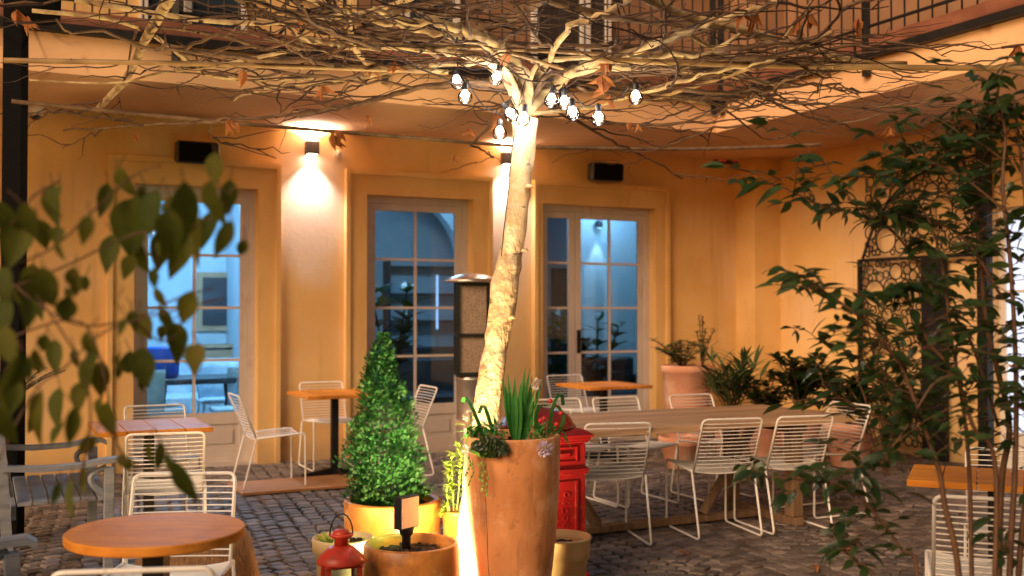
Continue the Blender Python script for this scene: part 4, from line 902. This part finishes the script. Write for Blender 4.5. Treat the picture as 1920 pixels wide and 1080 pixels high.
# ------------------------------------------------------------------ the plane tree
TR = [(985,222,5.72,.066),(981,280,5.72,.063),(975,345,5.71,.062),(966,420,5.70,.066),(957,480,5.70,.062),(948,530,5.69,.074),(940,585,5.68,.070),(932,640,5.67,.064),(924,690,5.66,.073),(914,750,5.65,.074),(905,810,5.64,.074),(896,900,5.63,.078),(888,980,5.62,.084),(880,1060,5.60,.092),(874,1128,5.58,.105)]
def tree():
    rn = random.Random(5); t = thing('plane_tree', 'pale barked tree with flat trained crown of bare branches', 'tree', at(874,1128,5.58))
    o0 = t.location.copy(); o0.z = 0; t.location = o0
    pts = [at(x,y,Y) - o0 for x,y,Y,_ in TR]; P = smooth_path(pts, 7); k = len(P)
    rs = []
    for i in range(k):
        f = i/7; j = min(int(f), len(TR)-2); r_ = TR[j][3]*(1-(f-j)) + TR[j+1][3]*(f-j); rs.append(r_*.98)
    b = MB(); n = 28; b.tube(P, rs, n)
    v2 = []
    for idx, v in enumerate(b.v):      # knobbly surface
        i = min(idx // n, k-1); c = P[i]; d = Vector(v) - c; a = 2*math.pi*(idx % n)/n; z = c.z
        w = 1 + .045*math.sin(2*a+z*7) + .035*math.sin(3*a-z*13) + .02*math.sin(5*a+z*31) + .11*math.exp(-((z*2.6) % 1 - .5)**2/.004)*(.5+.5*math.sin(a+z*5)) - .05*math.exp(-((z*2.6+.13) % 1 - .5)**2/.006) + .012*(rn.random()-.5)
        v2.append(tuple(c + d*w))
    b.v = v2
    for (kx,ky,Y,r_) in ((992,350,5.66,.020),(984,470,5.65,.016),(960,596,5.64,.018),(907,850,5.60,.015)):
        c = at(kx,ky,Y)-o0; b.lathe([(r_*1.3,-.004),(r_,.008),(r_*.75,.012),(r_*.3,.004)], c, 12)
    b.build('trunk', M['bark'], t, True)
    # crown
    Z0 = 2.78; limbs = []
    def cp(px, py, z=Z0): return atz(px, py, z) - o0
    fork = at(985,215,5.72) - o0
    A = [
     ([(940,135,2.74),(900,108,2.8),(840,96,2.82),(760,90,2.82),(640,84,2.83),(560,70,2.83)], .040,.014,1),
     ([(985,150,2.72),(962,112,2.80),(930,85,2.82),(880,62,2.83),(820,42,2.83),(760,40,2.84),(700,15,2.85)], .042,.018,1),
     ([(1020,175,2.72),(1060,143,2.76),(1120,128,2.79),(1200,126,2.8),(1300,130,2.8),(1400,145,2.8),(1480,160,2.8)], .040,.012,1),
     ([(1040,160,2.74),(1100,122,2.8),(1190,96,2.82),(1290,60,2.84),(1400,25,2.85),(1480,-10,2.86)], .034,.012,1),
     ([(960,190,2.66),(935,215,2.7),(905,250,2.74),(882,275,2.75)], .018,.012,0),
     ([(950,160,2.68),(800,162,2.74),(690,190,2.74),(560,213,2.74),(420,226,2.74),(300,234,2.74),(118,243,2.73)], .026,.008,1),
     ([(1110,200,2.66),(1200,175,2.72),(1290,150,2.74),(1360,130,2.76),(1460,110,2.78)], .016,.010,0),
     ([(1010,190,2.68),(1100,220,2.72),(1220,235,2.74),(1345,213,2.76),(1460,160,2.77),(1530,132,2.78)], .014,.009,1),
     ([(1000,160,2.75),(1060,60,2.85),(1150,20,2.88),(1200,-20,2.9)], .024,.014,1),
     ([(930,100,2.8),(860,70,2.84),(760,50,2.86),(650,25,2.88),(560,-10,2.9)], .024,.014,1),
     ([(1030,150,2.75),(1150,170,2.78),(1330,190,2.78),(1440,262,2.78),(1500,240,2.78)], .014,.005,0),
     ([(1000,185,2.7),(1120,250,2.76),(1200,290,2.77),(1280,335,2.72)], .016,.008,0),
     ([(1010,120,2.8),(1200,110,2.82),(1400,105,2.82),(1560,140,2.82)], .020,.010,1),
     ([(960,130,2.78),(820,120,2.82),(640,150,2.82),(500,165,2.82),(440,190,2.82)], .022,.007,1),
     ([(1050,130,2.8),(1250,140,2.80),(1400,170,2.80),(1560,230,2.80),(1700,200,2.80),(1860,150,2.80)], .016,.005,1),
     ([(990,140,2.78),(1150,150,2.8),(1360,120,2.8),(1460,190,2.8),(1560,196,2.8),(1660,200,2.8),(1820,165,2.8)], .014,.005,1)]
    FREE = [
     ([(1180,-20,2.88),(1280,28,2.88),(1390,55,2.87),(1500,88,2.86),(1640,124,2.85)], .024,.018),
     ([(325,-15,2.9),(275,70,2.87),(238,145,2.86),(205,182,2.86),(180,208,2.85)], .028,.018),
     ([(140,0,2.95),(290,25,2.92),(430,42,2.9),(560,40,2.9),(700,20,2.9),(800,-15,2.9)], .013,.013),
     ([(60,20,2.9),(200,35,2.9),(280,62,2.9),(330,98,2.86),(390,140,2.84),(480,148,2.82),(590,147,2.8)], .010,.014),
     ([(55,150,2.8),(150,155,2.8),(230,154,2.8),(300,137,2.8),(400,124,2.8),(560,92,2.8)], .005,.010),
     ([(520,-20,2.97),(640,30,2.95),(740,62,2.94),(860,66,2.94),(960,30,2.96),(1040,-20,3.0)], .022,.030),
     ([(980,-20,3.0),(1100,22,2.97),(1230,40,2.95),(1330,46,2.95),(1440,75,2.95)], .026,.016),
     ([(700,-20,3.0),(790,20,2.97),(880,24,2.96),(940,-15,3.0)], .020,.022),
     ([(420,-20,2.99),(520,38,2.95),(600,44,2.95),(720,28,2.95),(850,-5,3.0)], .018,.016),
     ([(1290,62,2.84),(1340,90,2.84),(1390,62,2.86)], .012,.010),
     ([(690,120,2.8),(665,90,2.82),(655,40,2.88),(655,-10,2.92)], .018,.012),
     ([(1530,-10,2.9),(1480,60,2.88),(1450,95,2.85)], .006,.010)]
    lb = MB(); br = MB(); tw = MB(); paths = []
    for ai, (pl, r0, r1, lv) in enumerate(A):
        Pp = smooth_path([fork] + [cp(x,y,z) for x,y,z in pl], 6); kk = len(Pp)
        for q in Pp[4:]: q += Vector((rn.gauss(0,.008), rn.gauss(0,.008), rn.gauss(0,.006)))
        (br if ai in (4,5,7,10,11,14,15) else lb).tube(Pp, [.82*(r0 + (r1-r0)*i/(kk-1))*(1+.10*math.sin(i*1.9)) for i in range(kk)], 10); paths.append((Pp, 1))  # outer limbs take the dark bark, their lack of uplight painted in
    for (pl, r0, r1) in FREE:
        Pp = smooth_path([cp(x,y,z) for x,y,z in pl], 6); kk = len(Pp); (br if pl[0][2] > 2.96 else lb).tube(Pp, [r0 + (r1-r0)*i/(kk-1) for i in range(kk)], 8); paths.append((Pp, .8))  # topmost limbs dark: weaker light up there put into the bark colour
    dryl = MB(); cnt = 0
    def grow(p, ang, L, r0, depth, zt):
        P_ = [p.copy()]; a = ang; n_ = max(4, int(L/.07)); curv = rn.gauss(0,.05)
        for i in range(n_):
            a += curv*.6 + rn.gauss(0,.085); curv += rn.gauss(0,.02); q = P_[-1] + Vector((math.cos(a), math.sin(a), 0))*(L/n_)
            q.z += (zt - q.z)*.07 + rn.gauss(0,.013); P_.append(q)
        (br if r0 > .0085 else tw).tube(P_, [r0*(1-.72*i/n_) for i in range(n_+1)], 6 if r0 > .006 else 4)
        if depth > 0:
            for c in range(rn.randint(1,2) if r0 < .009 else 3):
                i = rn.randint(1, n_-1); grow(P_[i], a + rn.choice((-1,1))*rn.uniform(.3,1.1), L*rn.uniform(.25,.6), r0*.62, depth-1, zt + rn.gauss(0,.10))
        elif rn.random() < .018:
            q = P_[-1]; dryl.leaf(q, (rn.random()-.5, rn.random()-.5, -1), (rn.random(),-1,0), .08+.05*rn.random(), .05, .4, .6)
    for Pp, wgt in paths:
        kk = len(Pp)
        for c in range(int(kk*.20)):
            i = rn.randint(3, kk-2); d = Pp[i+1]-Pp[i]; a = math.atan2(d.y, d.x) + rn.choice((-1,1))*rn.uniform(.25,1.0)
            grow(Pp[i], a, rn.uniform(.35,1.25), rn.uniform(.004,.009), 1, 2.78+rn.gauss(0,.06))
    c0_ = Vector((fork.x, fork.y, 2.8))
    outer = [(Pp, i) for Pp, w_ in paths for i in range(8, len(Pp)-1)]
    for k_ in range(36):       # long shoots leaving the limbs outwards
        Pp, i = rn.choice(outer); p = Pp[i]; d = Pp[i+1]-Pp[i]; a = math.atan2(d.y, d.x) + rn.gauss(0,.45)
        grow(p, a, rn.uniform(.9,2.0), rn.uniform(.004,.0105), 1, 2.78+rn.gauss(0,.08))
    for k_ in range(18):        # woven stouter shoots close to the head
        a = rn.choice((0, math.pi)) + rn.gauss(0,.35); rad = rn.uniform(.25,1.2); p = c0_ + Vector((math.cos(a)*rad, math.sin(a)*rad, rn.gauss(0,.04)))
        grow(p, a+rn.gauss(0,.2), rn.uniform(.8,1.6), rn.uniform(.010,.017), 1, 2.82)
    for (x,y,z,s_) in ((33,18,2.9,.11),(52,30,2.9,.10),(430,222,2.74,.12),(438,230,2.74,.1),(625,250,2.72,.16),(628,245,2.72,.13),(690,215,2.74,.08),(856,290,2.72,.09),(605,160,2.76,.1),(1135,105,2.8,.12),(1140,150,2.76,.14),(1128,140,2.78,.13),(1145,175,2.72,.12),(1400,15,2.88,.12),(1405,30,2.88,.1),(1500,30,2.88,.12),(1520,25,2.88,.1),(1610,35,2.86,.1),(1665,235,2.74,.1),(1672,240,2.74,.09),(1905,85,2.8,.1),(1180,230,2.7,.07),(1195,232,2.7,.07),(255,250,2.74,.09),(880,240,2.74,.08),(700,120,2.8,.09),(740,115,2.8,.09),(565,28,2.85,.07)):
        p = cp(x,y,z); 
        for q in range(3): dryl.leaf(p, (rn.gauss(0,.4), rn.gauss(0,.4), -1), (rn.gauss(0,1),-1,0), s_*.8, s_*.34, rn.uniform(.2,1.0), rn.uniform(.5,1.3))
    lb.build('limbs', M['limb'], t, True); br.build('branches', M['branch'], t, True); tw.build('twigs', M['twig'], t, True); dryl.build('dry_leaves', M['dry'], t)
tree()

# pergola canes
pg = thing('cane_pergola', 'cane rods of pergola carrying the bare crown', 'pergola')
for (pl, r_) in (([(8,113,2.77),(420,121,2.77),(840,135,2.77)], .0135), ([(1110,112,2.77),(1500,124,2.77),(1990,129,2.77)], .0155), ([(22,190,2.76),(480,234,2.76),(1003,277,2.76)], .013), ([(998,276,2.77),(1300,279,2.77),(1540,271,2.77)], .014),
                 ([(700,68,2.86),(960,82,2.86),(1200,92,2.86),(1420,112,2.86)], .013), ([(560,78,2.84),(900,90,2.84),(1240,106,2.84),(1700,118,2.84)], .010), ([(960,100,2.79),(1200,170,2.79),(1330,195,2.79)], .010), ([(1180,200,2.75),(1400,130,2.79),(1560,60,2.82)], .011)):
    b = MB(); Pp = smooth_path([atz(*q) for q in pl], 8); b.tube(Pp, r_, 10)
    for i in range(3, len(Pp)-1, 3): b.tube([Pp[i], Pp[i]+(Pp[i+1]-Pp[i])*.04], r_*1.12, 10)
    b.build('rod', M['branch'] if pl[0][1] in (190, 276, 68) else M['cane'], pg, True)  # rods away from the uplight get dark bark, shade put into the colour

# ------------------------------------------------------------------ string lights
sl = thing('string_lights', 'string of clear glass bulbs hung round the top of the trunk', 'string lights', at(985,200,5.5))
so = sl.location.copy(); YB = 5.50
BU = [(857,152,-12,5.52),(872,180,0,5.42),(931,145,18,5.45),(958,213,-35,5.55),(981,221,10,5.48),(937,248,0,5.60),(1034,187,8,5.48),(1058,191,0,5.60),(1074,211,-6,5.44),(1122,221,0,5.46),(1192,181,0,5.50)]
for (px,py,tilt,Y) in BU:
    c = at(px,py,Y) - so; sk = MB(); sk.lathe([(.0145,.030),(.0155,.032),(.0155,.066),(.010,.072)], n=18); s_ = sk.build('socket', M['blackp'], sl, True); s_.location = c; s_.rotation_euler = (0,R(tilt),0)
    g = MB(); g.lathe([(.004,-.042),(.022,-.038),(.034,-.024),(.038,-.006),(.035,.010),(.024,.024),(.015,.032)], n=24); o = g.build('bulb', M['bulbglass'], sl, True); o.location = c; o.rotation_euler = (0,R(tilt),0)
    fl = MB(); fl.lathe([(.001,-.012),(.014,-.008),(.021,.004),(.018,.018),(.008,.028)], n=12); o = fl.build('filament', M['filament'], sl, True); o.location = c; o.rotation_euler = (0,R(tilt),0)
    lamp_light('bulb_light', c, 24.0, (1.0,.80,.58), .012, sl)
cb = MB()
def sag(a, b_, drop=.05):
    return smooth_path([a, (a+b_)/2 - Vector((0,0,drop)), b_], 8)
tops = [at(px,py-16,Y) + Vector((0,0,.05)) - so for (px,py,tilt,Y) in BU]
for seq in ([10,9,8,7,6],[6,2,0,1,5,3,4]):
    for i, j in zip(seq, seq[1:]): cb.tube(sag(tops[i], tops[j], .045), .0035, 5)
cb.tube(smooth_path([at(x,y,Y)-so for x,y,Y in ((1010,0,5.3),(900,60,5.3),(860,95,5.4),(780,150,5.3),(650,200,5.2),(560,220,5.1))],8), .0022, 5)
cb.tube(smooth_path([at(x,y,Y)-so for x,y,Y in ((985,150,5.6),(972,200,5.58),(960,280,5.6),(953,360,5.6),(945,430,5.6),(940,480,5.62))],8), .003, 5)
cb.build('cable', M['black'], sl)

# ------------------------------------------------------------------ foreground: vine at left
def vine():
    rn = random.Random(31); t = thing('hanging_vine', 'blurred leafy vine hanging in the left foreground', 'vine', at(0,500,2.0)); o0 = t.location.copy(); b = MB(); st = MB()
    LV = [(235,345,75,38),(100,385,90,46),(80,440,70,40),(161,430,62,34),(245,430,140,92),(205,475,85,44),(285,400,100,60),(345,405,150,62),(318,440,110,60),(405,390,125,70),(428,372,80,38),(372,455,110,60),(335,480,100,50),(300,470,90,46),(265,480,80,42),
          (30,455,110,70),(10,420,100,60),(55,415,80,40),(60,555,95,72),(85,540,90,60),(125,580,58,46),(140,528,66,40),(30,560,90,60),(5,600,100,50),(104,670,80,36),(168,650,70,30),(160,705,85,50),(188,712,80,44),(228,612,44,18),(218,682,52,18),(270,612,62,46),(312,600,60,26),(270,690,85,60),(332,640,85,48),(366,672,64,48),(350,578,80,46),(300,560,50,22),
          (197,795,100,52),(105,765,90,44),(135,800,90,34),(60,780,110,50),(25,745,120,60),(30,700,90,50),(232,868,40,30),(300,862,85,26),(345,910,110,38),(318,880,70,24),(130,935,90,26),(158,905,60,22),(15,650,90,50),(50,690,60,30),(0,530,80,60),(95,395,60,30),(240,500,60,34),(390,430,90,40),(150,745,70,40),(5,800,120,50)]
    L2 = []
    for (x,y,L,W) in LV:
        L2.append((x,y,L*.88,W*.84))
        if rn.random() < .75: L2.append((x+rn.gauss(0,38), y+rn.gauss(0,34), L*rn.uniform(.4,.7), W*rn.uniform(.4,.65)))
    for (x,y,L,W) in L2:
        Y = 1.9 + rn.random()*.45; Lm = L/2000*Y*1.05; Wm = W/2000*Y*1.05
        c = at(x, y, Y) - o0; d = Vector((rn.gauss(0,.22), rn.gauss(0,.3), -1)).normalized(); nr = Vector((rn.gauss(0,.45), -1, rn.gauss(0,.3)))
        b.leaf(c - d*Lm*.5, d, nr, Lm, Wm, rn.uniform(.05,.5), rn.uniform(.2,.6), seg=8)
        e = c - d*Lm*.5; st.tube([e, e + Vector((rn.gauss(0,.01), 0, .025))], .0011, 4)
    for pl in ([(-40,520),(90,470),(170,400),(250,330),(300,310)],[(-30,560),(120,500),(250,440),(380,420),(440,350)],[(-40,480),(120,600),(240,600),(330,560),(400,540)],[(-20,900),(60,740),(120,690),(200,620),(330,580),(420,560)],[(0,640),(140,600),(190,680),(230,860),(330,880)],[(60,540),(150,680),(170,790),(150,900)],[(250,600),(300,640),(340,620)],[(-40,400),(20,420),(60,370),(110,340)]):
        st.tube(smooth_path([at(x,y,2.1+rn.random()*.15)-o0 for x,y in pl],6), .0022, 5)
    b.build('foliage', M['vine'], t, True); st.build('stem', M['stem'], t)
vine()
# ------------------------------------------------------------------ foreground: shrub at right
def shrub():
    rn = random.Random(17); t = thing('tall_shrub', 'tall dark glossy leaved shrub with thin stems at right', 'shrub', G(1850, 1080+400)); o0 = t.location.copy(); o0.z = 0; t.location = o0
    b = MB(); st = MB(); Y0 = 3.5
    S = [([(1815,1400),(1798,1080),(1772,950),(1760,880),(1725,780),(1690,690),(1640,620),(1580,570),(1530,540)], .0105,.003),
         ([(1830,1400),(1822,1080),(1818,900),(1808,780),(1785,640),(1770,520),(1745,420),(1700,350)], .0085,.003),
         ([(1868,1400),(1872,1080),(1878,900),(1892,790),(1852,620),(1838,480),(1828,380),(1800,280),(1790,220)], .013,.004),
         ([(1890,1400),(1893,1080),(1903,880),(1905,700),(1895,500),(1880,350),(1885,250),(1870,190),(1880,130)], .011,.003),
         ([(1905,1400),(1910,1080),(1925,900),(1925,700),(1930,500),(1915,300),(1900,180)], .011,.004),
         ([(1850,1400),(1868,900),(1825,800),(1790,700),(1740,640),(1700,560),(1660,540)], .008,.003),
         ([(1700,1400),(1720,1080),(1690,1030),(1655,980),(1610,930),(1560,905),(1500,900),(1420,890)], .006,.002),
         ([(1760,1400),(1650,1100),(1600,1050),(1560,1000)], .005,.002),
         ([(1872,800),(1820,640),(1760,560),(1680,440),(1600,400),(1540,385),(1470,352),(1420,340)], .006,.0018),
         ([(1880,560),(1800,440),(1700,410),(1620,400),(1540,300),(1490,290)], .005,.0015),
         ([(1760,780),(1680,740),(1620,680),(1570,650),(1530,635)], .004,.0015),
         ([(1740,760),(1650,690),(1620,600),(1560,560),(1500,518)], .004,.0015),
         ([(1890,400),(1800,330),(1720,300),(1640,330),(1580,330)], .005,.002),
         ([(1880,300),(1820,260),(1760,270),(1700,290)], .004,.002),
         ([(1740,820),(1680,800),(1600,760),(1540,720)], .004,.0015),
         ([(1800,700),(1750,720),(1700,800),(1660,850),(1600,880)], .004,.0015)]
    allp = []
    for pl, r0, r1 in S:
        dY = rn.gauss(0,.16); P = smooth_path([at(x,y,Y0+dY) - o0 for x,y in pl], 7); k = len(P); st.tube(P, [r0+(r1-r0)*i/(k-1) for i in range(k)], 6); allp.append((P, pl))
    def leafat(p, d, L):
        nr = Vector((rn.gauss(0,.5), rn.gauss(-.3,.5), 1)); L *= .88; b.leaf(p, d, nr, L, L*.42, .35*rn.random()+.1, .22, seg=6)
    def screen_y(p): q = p + o0; return 579 - (q.z-1.5)/q.y*2000, 960 + q.x/q.y*2000
    for P, pl in allp:
        k = len(P)
        for i in range(2, k):
            yy, xx = screen_y(P[i])
            if yy > 1075 or yy < 100: continue
            low = yy > 850 and xx > 1700
            if rn.random() < (.75 if low else .45): 
                if low: continue
            # side twig with leaves
            if (i > k*.35 or rn.random() < .4) and rn.random() < (.92 if xx > 1640 and yy < 860 else .42):
                a = rn.random()*6.28; tl = rn.uniform(.06,.22); d = Vector((math.cos(a), math.sin(a), rn.uniform(-.2,.7))).normalized()
                Q = smooth_path([P[i], P[i]+d*tl*.5+Vector((0,0,.012)), P[i]+d*tl], 4); st.tube(Q, .0016, 4)
                for q in Q[2::2]:
                    a2 = rn.random()*6.28; leafat(q, Vector((math.cos(a2), math.sin(a2)*.7, rn.uniform(-.6,.4)))+d*.5, rn.uniform(.045,.09))
                leafat(Q[-1], d + Vector((0,0,-.2)), rn.uniform(.06,.10))
            for q in range(1 if rn.random() < (.85 if xx > 1640 and yy < 860 else .40) else 0):
                a2 = rn.random()*6.28; leafat(P[i], Vector((math.cos(a2), math.sin(a2)*.7, rn.uniform(-.5,.3))), rn.uniform(.045,.095))
    for (x,y,dx,dz) in ((1900,105,-1,-.1),(1470,350,-1,-.3),(1440,345,-1,-.1),(1430,342,-1,-.4),(1545,300,-1,.2),(1500,515,-.7,-.5),(1505,512,.8,.3),(1495,520,-1,.1),(1700,925,1,-.1),(1860,970,-.6,-.2),(1880,1010,1,-.2),(1850,350,-1,-.3),(1700,340,-1,.1),(1740,400,-1,.2)):
        leafat(at(x,y,Y0)-o0, Vector((dx, rn.gauss(0,.2), dz)), .12)
    b.build('foliage', M['leafdark'], t, True); st.build('stem', M['stem'], t, True)
shrub()
